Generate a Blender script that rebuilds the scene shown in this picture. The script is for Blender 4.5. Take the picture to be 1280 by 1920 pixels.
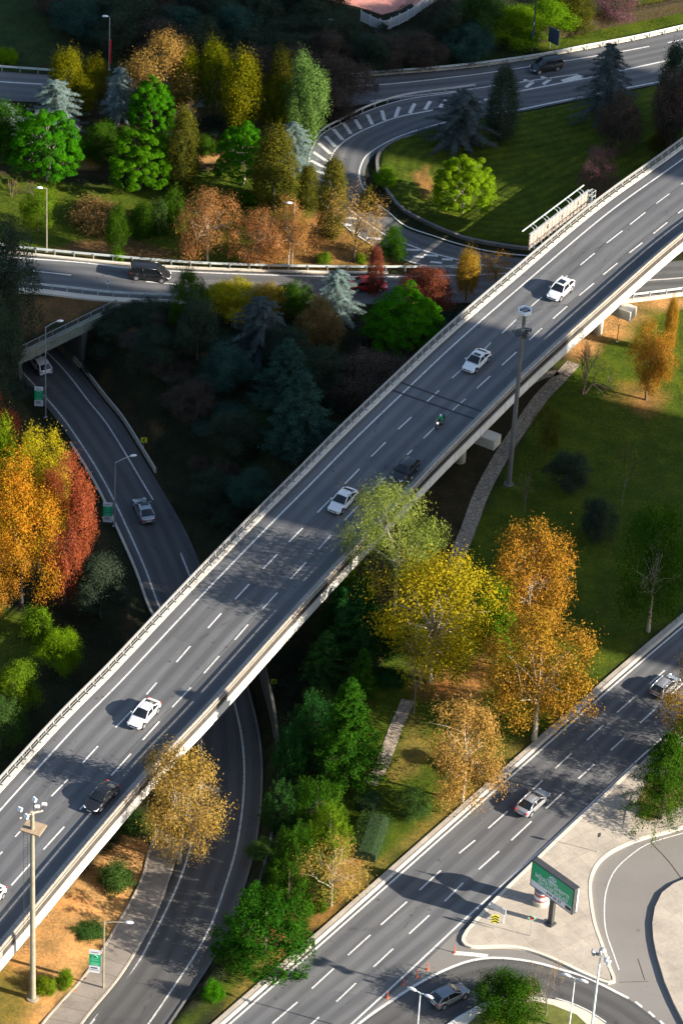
import bpy, bmesh, math, random
import numpy as np
from mathutils import Vector, Matrix

for _o in list(bpy.data.objects):
    bpy.data.objects.remove(_o)
SC = bpy.context.scene
COL = SC.collection
PI = math.pi
rad = math.radians

# ------------------------------------------------------------------ camera, sky, sun, exposure
F_PX, PITCH, ROLL, DIST = 7000.0, rad(37), rad(3.43), 424.0
CAM = np.array([0, -DIST * math.cos(PITCH), DIST * math.sin(PITCH)])
_fw = np.array([0, math.cos(PITCH), -math.sin(PITCH)])
_r0 = np.array([1.0, 0, 0]); _u0 = np.array([0, math.sin(PITCH), math.cos(PITCH)])
_R = _r0 * math.cos(ROLL) + _u0 * math.sin(ROLL)
_U = _u0 * math.cos(ROLL) - _r0 * math.sin(ROLL)
cam_d = bpy.data.cameras.new('camera')
cam = bpy.data.objects.new('camera', cam_d); COL.objects.link(cam)
m = Matrix(((_R[0], _U[0], -_fw[0], CAM[0]), (_R[1], _U[1], -_fw[1], CAM[1]), (_R[2], _U[2], -_fw[2], CAM[2]), (0, 0, 0, 1)))
cam.matrix_world = m
cam_d.sensor_fit = 'VERTICAL'; cam_d.sensor_height = 24.0; cam_d.lens = F_PX / 1920.0 * 24.0
cam_d.clip_start = 1.0; cam_d.clip_end = 20000.0
SC.camera = cam

SUN_EL, SHADOW_AZ = rad(22), rad(163)          # shadows run towards this compass angle (from +x, anticlockwise)
SDIR = np.array([math.cos(SHADOW_AZ), math.sin(SHADOW_AZ)])
to_sun = Vector((-SDIR[0] * math.cos(SUN_EL), -SDIR[1] * math.cos(SUN_EL), math.sin(SUN_EL)))
sd = bpy.data.lights.new('sun', 'SUN'); sd.energy = 5.0; sd.angle = rad(0.53); sd.color = (1.0, 0.90, 0.76)
sun = bpy.data.objects.new('sun', sd); COL.objects.link(sun)
sun.rotation_euler = to_sun.to_track_quat('Z', 'Y').to_euler()
sun.location = (100, -30, 120)
W = bpy.data.worlds.new('World'); SC.world = W; W.use_nodes = True
nt = W.node_tree
sky = nt.nodes.new('ShaderNodeTexSky'); sky.sky_type = 'NISHITA'; sky.sun_disc = False
sky.sun_elevation = SUN_EL
sky.sun_rotation = math.atan2(to_sun.x, to_sun.y)
sky.altitude = 100
nt.links.new(sky.outputs[0], nt.nodes['Background'].inputs[0])
nt.nodes['Background'].inputs[1].default_value = 0.08
SC.view_settings.view_transform = 'Standard'; SC.view_settings.look = 'None'
SC.view_settings.exposure = 1.5; SC.view_settings.gamma = 1.0

def P(x, y, z=0.0):
    """the point of the horizontal plane at height z that the photograph shows at pixel x, y"""
    d = _fw * F_PX + _R * (x - 640) - _U * (y - 960)
    t = (z - CAM[2]) / d[2]
    return CAM + d * t

def scale_at(p):
    return F_PX / float((np.asarray(p) - CAM) @ _fw)

# ------------------------------------------------------------------ small helpers
def tag(o, label=None, cat=None, group=None, kind=None):
    if label: o['label'] = label
    if cat: o['category'] = cat
    if group: o['group'] = group
    if kind: o['kind'] = kind
    return o

def empty(name, loc=(0, 0, 0), rz=0.0):
    o = bpy.data.objects.new(name, None); COL.objects.link(o)
    o.location = loc; o.rotation_euler = (0, 0, rz); o.empty_display_size = 0.3
    return o

def link(name, me, mats=(), parent=None, smooth=False):
    o = bpy.data.objects.new(name, me); COL.objects.link(o)
    for mm in (mats if isinstance(mats, (list, tuple)) else [mats]):
        me.materials.append(mm)
    if parent: o.parent = parent
    if smooth: me.shade_smooth()
    return o

class MB:
    def __init__(s):
        s.v, s.f, s.mi, s.uv = [], [], [], {}
    def face(s, pts, mi=0):
        k = len(s.v); s.v += [tuple(map(float, p)) for p in pts]; s.f.append(tuple(range(k, k + len(pts)))); s.mi.append(mi)
    def box(s, c, size, rz=0.0, mi=0, rot=None):
        hx, hy, hz = size[0] / 2, size[1] / 2, size[2] / 2
        M = rot if rot is not None else Matrix.Rotation(rz, 3, 'Z')
        k = len(s.v); c = Vector(c)
        for dx, dy, dz in ((-1,-1,-1),(1,-1,-1),(1,1,-1),(-1,1,-1),(-1,-1,1),(1,-1,1),(1,1,1),(-1,1,1)):
            s.v.append(tuple(c + M @ Vector((dx * hx, dy * hy, dz * hz))))
        for q in ((0,3,2,1),(4,5,6,7),(0,1,5,4),(1,2,6,5),(2,3,7,6),(3,0,4,7)):
            s.f.append(tuple(k + i for i in q)); s.mi.append(mi)
    def tube(s, pts, r, n=8, mi=0, cap=True):
        pts = [Vector(p) for p in pts]
        if not isinstance(r, (list, tuple)): r = [r] * len(pts)
        k0 = len(s.v); up = None
        for i, p in enumerate(pts):
            d = (pts[min(i + 1, len(pts) - 1)] - pts[max(i - 1, 0)]).normalized()
            if up is None: up = Vector((0, 0, 1)) if abs(d.z) < .9 else Vector((1, 0, 0))
            a = d.cross(up).normalized(); b = a.cross(d).normalized(); up = b
            for j in range(n):
                t = 2 * PI * j / n
                s.v.append(tuple(p + (a * math.cos(t) + b * math.sin(t)) * r[i]))
        for i in range(len(pts) - 1):
            for j in range(n):
                a0 = k0 + i * n + j; a1 = k0 + i * n + (j + 1) % n
                s.f.append((a0, a1, a1 + n, a0 + n)); s.mi.append(mi)
        if cap:
            s.f.append(tuple(k0 + j for j in range(n))[::-1]); s.mi.append(mi)
            e = k0 + (len(pts) - 1) * n
            s.f.append(tuple(e + j for j in range(n))); s.mi.append(mi)
    def cyl(s, a, b, r, n=16, mi=0, r2=None):
        s.tube([a, b], [r, r if r2 is None else r2], n, mi)
    def prism(s, poly, z0, z1, mi=0, side_mi=None):
        poly = [(p[0], p[1]) for p in poly]
        A = sum(poly[i - 1][0] * poly[i][1] - poly[i][0] * poly[i - 1][1] for i in range(len(poly)))
        if A < 0: poly = poly[::-1]
        k = len(s.v); n = len(poly)
        s.v += [(x, y, z1) for x, y in poly] + [(x, y, z0) for x, y in poly]
        s.f.append(tuple(k + i for i in range(n))); s.mi.append(mi)
        sm = mi if side_mi is None else side_mi
        for i in range(n):
            j = (i + 1) % n
            s.f.append((k + i, k + n + i, k + n + j, k + j)); s.mi.append(sm)
    def sweep(s, path, prof, closed=True, mi=0, zs=None):
        """profile of (offset to the right, height) carried along a 3D path"""
        path = np.asarray(path, float); N = len(path)
        nr = right_normals(path); k = len(s.v); n = len(prof)
        for i in range(N):
            for (u, z) in prof:
                q = path[i] + nr[i] * u
                s.v.append((float(q[0]), float(q[1]), float(q[2] + z)))
        for i in range(N - 1):
            for j in range(n if closed else n - 1):
                a, b = k + i * n + j, k + i * n + (j + 1) % n
                s.f.append((a, b, b + n, a + n)); s.mi.append(mi)
        if closed:
            s.f.append(tuple(k + j for j in range(n))); s.mi.append(mi)
            e = k + (N - 1) * n
            s.f.append(tuple(e + j for j in range(n))[::-1]); s.mi.append(mi)
    def lathe(s, c, prof, n=16, mi=0):
        k = len(s.v)
        for r, z in prof:
            for j in range(n):
                t = 2 * PI * j / n
                s.v.append((c[0] + r * math.cos(t), c[1] + r * math.sin(t), c[2] + z))
        for i in range(len(prof) - 1):
            for j in range(n):
                a, b = k + i * n + j, k + i * n + (j + 1) % n
                s.f.append((a, b, b + n, a + n)); s.mi.append(mi)
    def build(s, name, mats, parent=None, smooth=False, bevel=0.0):
        me = bpy.data.meshes.new(name)
        me.from_pydata(s.v, [], s.f)
        o = link(name, me, mats, parent)
        me.polygons.foreach_set('material_index', s.mi)
        bm = bmesh.new(); bm.from_mesh(me); bmesh.ops.recalc_face_normals(bm, faces=bm.faces); bm.to_mesh(me); bm.free()
        if smooth: me.shade_smooth()
        if bevel:
            b = o.modifiers.new('bevel', 'BEVEL'); b.width = bevel; b.segments = 2; b.limit_method = 'ANGLE'
        return o

def right_normals(path):
    d = np.gradient(path[:, :2], axis=0)
    d /= np.linalg.norm(d, axis=1)[:, None] + 1e-9
    return np.stack([d[:, 1], -d[:, 0], np.zeros(len(d))], 1)

def catmull(pts, n):
    """smooth curve through the points, n samples at equal spacing"""
    p = np.asarray(pts, float)
    q = np.vstack([2 * p[0] - p[1], p, 2 * p[-1] - p[-2]])
    out = []
    for i in range(1, len(q) - 2):
        t = np.linspace(0, 1, 14, endpoint=False)[:, None]
        a, b, c, d = q[i - 1], q[i], q[i + 1], q[i + 2]
        out.append(.5 * (2 * b + (c - a) * t + (2 * a - 5 * b + 4 * c - d) * t ** 2 + (3 * b - a - 3 * c + d) * t ** 3))
    out = np.vstack(out + [q[-2][None]])
    return resample(out, n)

def resample(p, n):
    p = np.asarray(p, float)
    s = np.concatenate([[0], np.cumsum(np.linalg.norm(np.diff(p, axis=0), axis=1))])
    t = np.linspace(0, s[-1], n)
    return np.stack([np.interp(t, s, p[:, k]) for k in range(p.shape[1])], 1)

def px_path(px, z=0.0, step=1.0):
    w = np.array([P(x, y, z(y) if callable(z) else z) for x, y in px])
    L = np.linalg.norm(np.diff(w, axis=0), axis=1).sum()
    return catmull(w, max(2, int(L / step) + 1))

def cut(path, a, b):
    """the piece of a path between its points nearest to a and b"""
    i = int(np.argmin(np.linalg.norm(path[:, :2] - np.asarray(a)[:2], axis=1)))
    j = int(np.argmin(np.linalg.norm(path[:, :2] - np.asarray(b)[:2], axis=1)))
    return path[min(i, j):max(i, j) + 1]

def offset(path, u, dz=0.0):
    q = path + right_normals(path) * u
    q[:, 2] += dz
    return q

def in_poly(x, y, poly):
    poly = np.asarray(poly); r = np.zeros(x.shape, bool)
    for i in range(len(poly)):
        (x0, y0), (x1, y1) = poly[i - 1][:2], poly[i][:2]
        if y0 == y1: continue
        c = ((y0 > y) != (y1 > y)) & (x < (x1 - x0) * (y - y0) / (y1 - y0) + x0)
        r ^= c
    return r

def poly_dist(x, y, poly, closed=True):
    poly = np.asarray(poly)[:, :2]; best = np.full(x.shape, 1e9)
    rng = range(len(poly)) if closed else range(1, len(poly))
    for i in rng:
        a, b = poly[i - 1], poly[i]; ab = b - a
        t = np.clip(((x - a[0]) * ab[0] + (y - a[1]) * ab[1]) / (ab @ ab + 1e-9), 0, 1)
        best = np.minimum(best, np.hypot(x - a[0] - t * ab[0], y - a[1] - t * ab[1]))
    return best

# ------------------------------------------------------------------ materials
def new_mat(name):
    mm = bpy.data.materials.new(name); mm.use_nodes = True
    return mm, mm.node_tree, mm.node_tree.nodes['Principled BSDF']

def N(nt, typ, **kw):
    n = nt.nodes.new(typ)
    for k, v in kw.items(): setattr(n, k, v)
    return n

def ramp(nt, src, stops):
    r = nt.nodes.new('ShaderNodeValToRGB'); e = r.color_ramp.elements
    while len(e) < len(stops): e.new(.5)
    for i, (p, c) in enumerate(stops):
        e[i].position = p; e[i].color = (*c, 1) if len(c) == 3 else c
    nt.links.new(src, r.inputs[0]); return r.outputs[0]

def noise(nt, vec, scale, detail=4, rough=.6):
    n = nt.nodes.new('ShaderNodeTexNoise'); n.inputs['Scale'].default_value = scale
    n.inputs['Detail'].default_value = detail; n.inputs['Roughness'].default_value = rough
    if vec is not None: nt.links.new(vec, n.inputs['Vector'])
    return n.outputs[0]

def mix(nt, fac, a, b, blend='MIX'):
    n = nt.nodes.new('ShaderNodeMix'); n.data_type = 'RGBA'; n.blend_type = blend; n.clamp_factor = True
    for s, v in ((n.inputs[0], fac), (n.inputs[6], a), (n.inputs[7], b)):
        if isinstance(v, (int, float)): s.default_value = v
        elif isinstance(v, tuple): s.default_value = (*v, 1) if len(v) == 3 else v
        else: nt.links.new(v, s)
    return n.outputs[2]

def obj_coord(nt):
    return N(nt, 'ShaderNodeNewGeometry').outputs['Position']

def bump(nt, bsdf, h, strength=.4, dist=.05):
    b = nt.nodes.new('ShaderNodeBump'); b.inputs['Strength'].default_value = strength; b.inputs['Distance'].default_value = dist
    nt.links.new(h, b.inputs['Height']); nt.links.new(b.outputs[0], bsdf.inputs['Normal'])

def simple(name, col, rough=.6, metal=0.0, var=.25, scale=1.5, coat=0.0, spec=None):
    """a plain colour broken up by two scales of noise"""
    mm, t, b = new_mat(name)
    v = obj_coord(t)
    n1 = noise(t, v, scale, 5); n2 = noise(t, v, scale * 9, 3)
    c1 = tuple(max(0, c * (1 - var)) for c in col); c2 = tuple(min(1, c * (1 + var)) for c in col)
    c = ramp(t, n1, [(.3, c1), (.7, c2)])
    c = mix(t, .35, c, ramp(t, n2, [(.3, c1), (.7, c2)]))
    t.links.new(c, b.inputs['Base Color'])
    b.inputs['Roughness'].default_value = rough; b.inputs['Metallic'].default_value = metal
    if coat: b.inputs['Coat Weight'].default_value = coat; b.inputs['Coat Roughness'].default_value = .06
    return mm

def paint(name, col, metal=0.0, rough=.35):
    mm, t, b = new_mat(name)
    b.inputs['Base Color'].default_value = (*col, 1); b.inputs['Metallic'].default_value = metal
    b.inputs['Roughness'].default_value = rough; b.inputs['Coat Weight'].default_value = .7; b.inputs['Coat Roughness'].default_value = .08
    n = noise(t, obj_coord(t), 2.2, 4)
    t.links.new(ramp(t, n, [(.3, tuple(c * .9 for c in col)), (.7, col)]), b.inputs['Base Color'])
    return mm

def leaf_mat(name, cols, trans=.3, dry=0.0):
    mm = bpy.data.materials.new(name); mm.use_nodes = True; t = mm.node_tree; t.nodes.clear()
    out = N(t, 'ShaderNodeOutputMaterial'); geo = N(t, 'ShaderNodeNewGeometry'); oi = N(t, 'ShaderNodeObjectInfo')
    lerp = lambda a, b, k: tuple(x * (1 - k) + y * k for x, y in zip(a, b))
    c = ramp(t, geo.outputs['Random Per Island'], [(0.0, lerp(cols[0], cols[1], .45)), (.5, cols[1]), (1.0, lerp(cols[2], cols[1], .35))])
    n = noise(t, geo.outputs['Position'], .45, 3)
    c = mix(t, ramp(t, n, [(.38, (0, 0, 0)), (.62, (1, 1, 1))]), c, ramp(t, geo.outputs['Random Per Island'], [(0, cols[1]), (1, cols[3] if len(cols) > 3 else cols[0])]))
    hs = N(t, 'ShaderNodeHueSaturation'); t.links.new(c, hs.inputs['Color'])
    mr = N(t, 'ShaderNodeMapRange'); t.links.new(oi.outputs['Random'], mr.inputs[0]); mr.inputs[3].default_value = .485; mr.inputs[4].default_value = .515
    t.links.new(mr.outputs[0], hs.inputs['Hue'])
    n2 = noise(t, geo.outputs['Position'], 1.3, 3, .7)
    tone = mix(t, 1.0, hs.outputs[0], ramp(t, n2, [(.3, (.62, .60, .58)), (.5, (1, 1, 1)), (.7, (1.22, 1.25, 1.3))]), 'MULTIPLY')
    d = N(t, 'ShaderNodeBsdfDiffuse'); tr = N(t, 'ShaderNodeBsdfTranslucent'); ms = N(t, 'ShaderNodeMixShader'); ms.inputs[0].default_value = trans
    t.links.new(tone, d.inputs[0]); t.links.new(tone, tr.inputs[0])
    t.links.new(d.outputs[0], ms.inputs[1]); t.links.new(tr.outputs[0], ms.inputs[2])
    t.links.new(ms.outputs[0], out.inputs[0]); return mm

def asphalt_mat(name, base=.075, warm=(1, .985, .97)):
    mm, t, b = new_mat(name)
    uv = N(t, 'ShaderNodeUVMap'); mp = N(t, 'ShaderNodeMapping'); t.links.new(uv.outputs[0], mp.inputs[0])
    mp.inputs['Scale'].default_value = (1.0, .035, 1)
    streak = noise(t, mp.outputs[0], 1.1, 6, .65)
    pos = obj_coord(t)
    big = noise(t, pos, .09, 5, .6); fine = noise(t, pos, 9.0, 4, .8); mid = noise(t, pos, .9, 5, .7)
    lo = tuple(base * .68 * w for w in warm); hi = tuple(base * 1.36 * w for w in warm)
    c = ramp(t, streak, [(.32, lo), (.68, hi)])
    c = mix(t, .4, c, ramp(t, big, [(.35, lo), (.65, hi)]))
    c = mix(t, .3, c, ramp(t, fine, [(.25, tuple(x * .6 for x in lo)), (.75, tuple(x * 1.35 for x in hi))]))
    # tar joints and cracks along the lanes
    vo = N(t, 'ShaderNodeTexVoronoi', feature='DISTANCE_TO_EDGE'); mp2 = N(t, 'ShaderNodeMapping'); t.links.new(uv.outputs[0], mp2.inputs[0])
    mp2.inputs['Scale'].default_value = (.22, .03, 1); t.links.new(mp2.outputs[0], vo.inputs['Vector']); vo.inputs['Scale'].default_value = 1.0
    crack = ramp(t, vo.outputs[0], [(.0, (1, 1, 1)), (.012, (0, 0, 0))])
    c = mix(t, mix(t, ramp(t, mid, [(.45, (0, 0, 0)), (.6, (.55, .55, .55))]), (0, 0, 0), crack), c, tuple(x * .45 for x in lo))
    mp3 = N(t, 'ShaderNodeMapping'); t.links.new(uv.outputs[0], mp3.inputs[0]); mp3.inputs['Scale'].default_value = (.30, .045, 1)
    pv = N(t, 'ShaderNodeTexVoronoi', distance='CHEBYCHEV'); pv.inputs['Scale'].default_value = 1.0; t.links.new(mp3.outputs[0], pv.inputs['Vector'])
    sc = N(t, 'ShaderNodeSeparateColor'); t.links.new(pv.outputs['Color'], sc.inputs[0])
    c = mix(t, .5, c, mix(t, 1.0, c, ramp(t, sc.outputs[0], [(.0, (.72, .72, .73)), (.45, (1, 1, 1)), (.9, (1.18, 1.17, 1.15))]), 'MULTIPLY'))
    wv = N(t, 'ShaderNodeTexWave', wave_type='BANDS', bands_direction='X', wave_profile='SIN'); t.links.new(uv.outputs[0], wv.inputs['Vector'])
    wv.inputs['Scale'].default_value = .188; wv.inputs['Distortion'].default_value = .6; wv.inputs['Detail'].default_value = 2
    c = mix(t, .8, c, mix(t, 1.0, c, ramp(t, wv.outputs[1], [(.2, (.78, .78, .79)), (.8, (1.14, 1.13, 1.12))]), 'MULTIPLY'))
    # drips and spots
    sp = N(t, 'ShaderNodeTexVoronoi'); sp.inputs['Scale'].default_value = .42; t.links.new(pos, sp.inputs['Vector'])
    spot = ramp(t, sp.outputs['Distance'], [(.05, (.7, .7, .7)), (.11, (0, 0, 0))])
    c = mix(t, spot, c, tuple(x * .7 for x in lo))
    t.links.new(c, b.inputs['Base Color']); b.inputs['Roughness'].default_value = .82
    bump(t, b, fine, .25, .01)
    return mm

def marking_mat(name, col=(.72, .70, .66), wear=.45):
    mm, t, b = new_mat(name)
    pos = obj_coord(t); n = noise(t, pos, 3.5, 6, .75)
    c = mix(t, ramp(t, n, [(wear - .12, (1, 1, 1)), (wear + .06, (0, 0, 0))]), col, (.2, .2, .2))
    c = mix(t, .25, c, ramp(t, noise(t, pos, .5, 3), [(.3, (.35, .35, .34)), (.7, col)]))
    t.links.new(c, b.inputs['Base Color']); b.inputs['Roughness'].default_value = .7
    return mm

def concrete_mat(name, col, stain=.5, joint=0.0, vertical=False):
    mm, t, b = new_mat(name)
    pos = obj_coord(t)
    n1 = noise(t, pos, .35, 6, .65); n2 = noise(t, pos, 5.0, 5, .7)
    d = tuple(c * (1 - .45 * stain) for c in col); l = tuple(min(.9, c * 1.12) for c in col)
    c = ramp(t, n1, [(.33, d), (.62, l)])
    c = mix(t, .35, c, ramp(t, n2, [(.3, d), (.7, l)]))
    if vertical:
        mp = N(t, 'ShaderNodeMapping'); t.links.new(pos, mp.inputs[0]); mp.inputs['Scale'].default_value = (2.2, 2.2, .12)
        st = noise(t, mp.outputs[0], 1.0, 5, .7)
        c = mix(t, ramp(t, st, [(.5, (0, 0, 0)), (.72, (.65 * stain,) * 3)]), c, tuple(x * .3 for x in col))
    if joint:
        uv = N(t, 'ShaderNodeUVMap'); sx = N(t, 'ShaderNodeSeparateXYZ'); t.links.new(uv.outputs[0], sx.inputs[0])
        md = N(t, 'ShaderNodeMath', operation='PINGPONG'); md.inputs[1].default_value = joint / 2; t.links.new(sx.outputs[1], md.inputs[0])
        c = mix(t, ramp(t, md.outputs[0], [(.0, (.8, .8, .8)), (.05, (0, 0, 0))]), c, tuple(x * .2 for x in col))
    t.links.new(c, b.inputs['Base Color']); b.inputs['Roughness'].default_value = .85
    bump(t, b, n2, .3, .01)
    return mm

M = {}
M['asphalt'] = asphalt_mat('asphalt', .106, (.97, .99, 1.03))
M['asphalt_old'] = asphalt_mat('old asphalt', .22, (1.0, .93, .84))
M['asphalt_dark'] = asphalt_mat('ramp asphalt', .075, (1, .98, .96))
M['line'] = marking_mat('road paint')
M['line_worn'] = marking_mat('worn road paint', (.62, .6, .55), .5)
M['conc'] = concrete_mat('concrete', (.50, .45, .37), .5)
M['conc_bright'] = concrete_mat('pale concrete', (.60, .54, .45), .35)
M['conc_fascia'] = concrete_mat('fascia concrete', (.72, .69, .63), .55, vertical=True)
M['conc_shadow'] = concrete_mat('parapet concrete in recess shade', (.24, .23, .21), .6, vertical=True)  # recess shade behind the outer bars put into a darker grey
M['conc_walk'] = concrete_mat('walkway slabs', (.42, .36, .3), .5, joint=2.0)
def paving_mat():
    mm, t, b = new_mat('paving slabs'); pos = obj_coord(t)
    br_ = N(t, 'ShaderNodeTexBrick', offset=.0); mp = N(t, 'ShaderNodeMapping'); t.links.new(pos, mp.inputs[0]); mp.inputs['Rotation'].default_value = (0, 0, .9); t.links.new(mp.outputs[0], br_.inputs['Vector'])
    br_.inputs['Scale'].default_value = 1.0; br_.inputs['Brick Width'].default_value = 2.4; br_.inputs['Row Height'].default_value = 2.4; br_.inputs['Mortar Size'].default_value = .012
    br_.inputs['Color1'].default_value = (.45, .395, .325, 1); br_.inputs['Color2'].default_value = (.40, .35, .29, 1); br_.inputs['Mortar'].default_value = (.22, .19, .155, 1)
    n1 = noise(t, pos, .3, 6, .7); n2 = noise(t, pos, 4.0, 6, .75); n3 = noise(t, pos, 1.1, 4, .7)
    c = mix(t, .9, br_.outputs[0], ramp(t, n1, [(.32, (.72, .72, .72)), (.6, (1.08, 1.07, 1.05))]), 'MULTIPLY')
    c = mix(t, .7, c, ramp(t, n2, [(.3, (.78, .78, .78)), (.7, (1.12, 1.12, 1.12))]), 'MULTIPLY')
    c = mix(t, ramp(t, n3, [(.58, (0, 0, 0)), (.75, (.4, .4, .4))]), c, (.24, .2, .16))
    t.links.new(c, b.inputs['Base Color']); b.inputs['Roughness'].default_value = .85; return mm
M['paving'] = paving_mat()
M['conc_dirty'] = concrete_mat('mossy concrete', (.22, .24, .19), 1.2, vertical=True)
M['conc_old'] = concrete_mat('worn walkway', (.27, .23, .19), .9, joint=2.0)
M['stone_wall'] = concrete_mat('dark stone', (.17, .16, .15), .9)
M['steel'] = simple('galvanised steel', (.42, .43, .44), .45, .5)
M['steel_white'] = simple('pale painted steel', (.55, .60, .58), .5)
M['steel_dark'] = simple('dark steel', (.045, .047, .05), .5)
M['rail_tan'] = simple('rail cap', (.5, .4, .3), .7)
M['mast'] = simple('mast concrete', (.25, .225, .165), .8)
M['mast_dark'] = simple('weathered mast', (.14, .13, .12), .85)
M['wood'] = simple('platform boards', (.34, .25, .16), .8)
M['lamp_white'] = simple('lamp housing', (.75, .77, .78), .35, var=.08)
M['bark'] = simple('bark', (.12, .09, .065), .9, scale=4)
M['bark_pale'] = simple('pale bark', (.42, .36, .28), .85, scale=3)
M['bark_dark'] = simple('dark bark', (.05, .04, .032), .9, scale=4)
M['twig_grey'] = simple('grey twigs', (.16, .13, .115), .9)
M['twig_brown'] = simple('brown twigs', (.24, .15, .1), .9)
M['twig_purple'] = simple('purple twigs', (.13, .085, .09), .9)
M['tyre'] = simple('tyre rubber', (.02, .02, .021), .8)
M['rim'] = simple('wheel rim', (.5, .5, .52), .3, .7)
M['black'] = simple('black plastic', (.018, .018, .02), .5)
M['white'] = simple('white paint', (.75, .75, .74), .5, var=.06)
M['red'] = simple('red plastic', (.55, .02, .025), .4)
M['orange'] = simple('orange plastic', (.75, .13, .03), .5)
M['yellow'] = simple('yellow sheeting', (.65, .6, .02), .5, var=.1)
M['green_sign'] = simple('green sheeting', (.0, .36, .15), .45, var=.06)
M['green_pale'] = simple('pale green print', (.2, .5, .36), .5, var=.1)
M['sign_white'] = simple('white sheeting', (.72, .72, .76), .5, var=.06)
M['sign_back'] = simple('sign back', (.05, .075, .11), .6)
M['brick'] = simple('pink paving', (.52, .22, .17), .8)
M['skin'] = simple('skin', (.45, .27, .19), .6, var=.05)
M['jacket'] = simple('green jacket', (.01, .3, .1), .7)
M['denim'] = simple('dark denim', (.025, .03, .045), .8)
def glass_mat():
    mm, t, b = new_mat('window glass'); b.inputs['Base Color'].default_value = (.012, .014, .016, 1); b.inputs['Roughness'].default_value = .06
    b.inputs['Coat Weight'].default_value = .5
    return mm
M['glass'] = glass_mat()
mm, t, b = new_mat('head lamp'); b.inputs['Base Color'].default_value = (.8, .8, .8, 1); b.inputs['Roughness'].default_value = .15; b.inputs['Metallic'].default_value = .4; M['headlight'] = mm
mm, t, b = new_mat('tail lamp'); b.inputs['Base Color'].default_value = (.5, .01, .02, 1); b.inputs['Roughness'].default_value = .2; M['taillight'] = mm
# ------------------------------------------------------------------ roads and terrain
def z2(y):
    return float(np.interp(y, [400, 680, 1000, 1200, 1400, 1600, 1930], [-6.2, -6.0, -5.2, -4.2, -2.8, -1.6, -.2]))
R2L = [(171,1919),(242,1832),(289,1751),(337,1650),(363,1565),(376,1490),(378,1400),(366,1300),(335,1205),(298,1135),(270,1060),(220,950),(188,889),(151,830),(111,774),(64,721),(27,682),(-20,640),(-75,592)]
R2R = [(279,1919),(331,1843),(369,1785),(400,1724),(430,1637),(445,1580),(455,1510),(458,1441),(453,1381),(440,1320),(412,1218),(377,1125),(355,1077),(320,995),(265,900),(205,801),(168,754),(128,702),(92,664),(40,618),(-20,570)]
R2L.insert(0, (110, 1995)); R2R.insert(0, (222, 1995))
NR = 150
r2l = catmull([P(x, y, z2(y)) for x, y in R2L], NR)
r2r = catmull([P(x, y, z2(y)) for x, y in R2R], NR)
r2c = (r2l + r2r) / 2
r2n = right_normals(r2c)
R2HALF = float(np.mean(np.linalg.norm(r2l - r2r, axis=1))) / 2

PORTAL_A, PORTAL_B = P(-10, 688, .2)[:2], P(203, 584, .2)[:2]
_pd = (PORTAL_B - PORTAL_A) / np.linalg.norm(PORTAL_B - PORTAL_A)
_pn = np.array([-_pd[1], _pd[0]])                  # points away from the camera, over the tunnel

LOOP = [(798,246),(741,265),(712,288),(706,315),(716,345),(748,389),(795,416),(855,440),(890,448),(991,461),(1100,420),(1330,290),(1330,145),(1241,160),(1092,190),(966,216)]
loop_w = np.array([P(x, y)[:2] for x, y in LOOP])

def terrain(x, y):
    x = np.atleast_1d(np.asarray(x, float)); y = np.atleast_1d(np.asarray(y, float))
    h = np.full(x.shape, -.06)
    # cutting of the sunken ramp
    best = np.full(x.shape, 1e9); zc = np.zeros(x.shape); side = np.zeros(x.shape); st = np.zeros(x.shape)
    for i in range(0, NR, 2):
        dx, dy = x - r2c[i, 0], y - r2c[i, 1]
        d = np.hypot(dx, dy); k = d < best
        best[k] = d[k]; zc[k] = r2c[i, 2]; side[k] = (dx * r2n[i, 0] + dy * r2n[i, 1])[k]; st[k] = i / NR
    lo = st < .36                                                   # the part nearer to the camera
    half = np.where(side > 0, R2HALF + 2.0 + .3 * np.clip((st - .70) / .16, 0, 1), R2HALF + np.where(lo, 3.4, 2.2))
    near = np.clip((st - .70) / .16, 0, 1)                            # steep banks beside the underpass
    slope = np.where(side > 0, np.where(lo, 1.6, .40 + 1.3 * near), np.where(lo, .16, .42 + 1.0 * near))
    rise = np.clip(best - half, 0, None) * slope
    rise = rise * (1 + .18 * np.sin(x * .7 + 1.3 * np.sin(y * .31)) * np.clip((best - half) / 4, 0, 1))
    hc = zc - .1 + rise
    beyond = (x - PORTAL_A[0]) * _pn[0] + (y - PORTAL_A[1]) * _pn[1] > 0
    h = np.where(beyond, h, np.minimum(h, hc))
    inside = in_poly(x, y, loop_w); dl = poly_dist(x, y, loop_w)
    h = h + np.where(inside, np.clip(dl * 1.2, 0, .55), 0)
    return h

def tz(x, y):
    return float(terrain([x], [y])[0])

def G(px, py, dz=0.0):
    """ground point seen at a pixel, on the real terrain"""
    z = 0.0
    for _ in range(6):
        p = P(px, py, z); z = .5 * z + .5 * tz(p[0], p[1])
    p = P(px, py, z); return np.array([p[0], p[1], tz(p[0], p[1]) + dz])

def axis(lo, hi, step, far):
    a = list(np.arange(lo, hi + 1e-6, step)); s = step; x = hi
    while x < far: s *= 1.6; x += s; a.append(x)
    s = step; x = lo
    while x > -far: s *= 1.6; x -= s; a.insert(0, x)
    return np.array(a)

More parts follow.
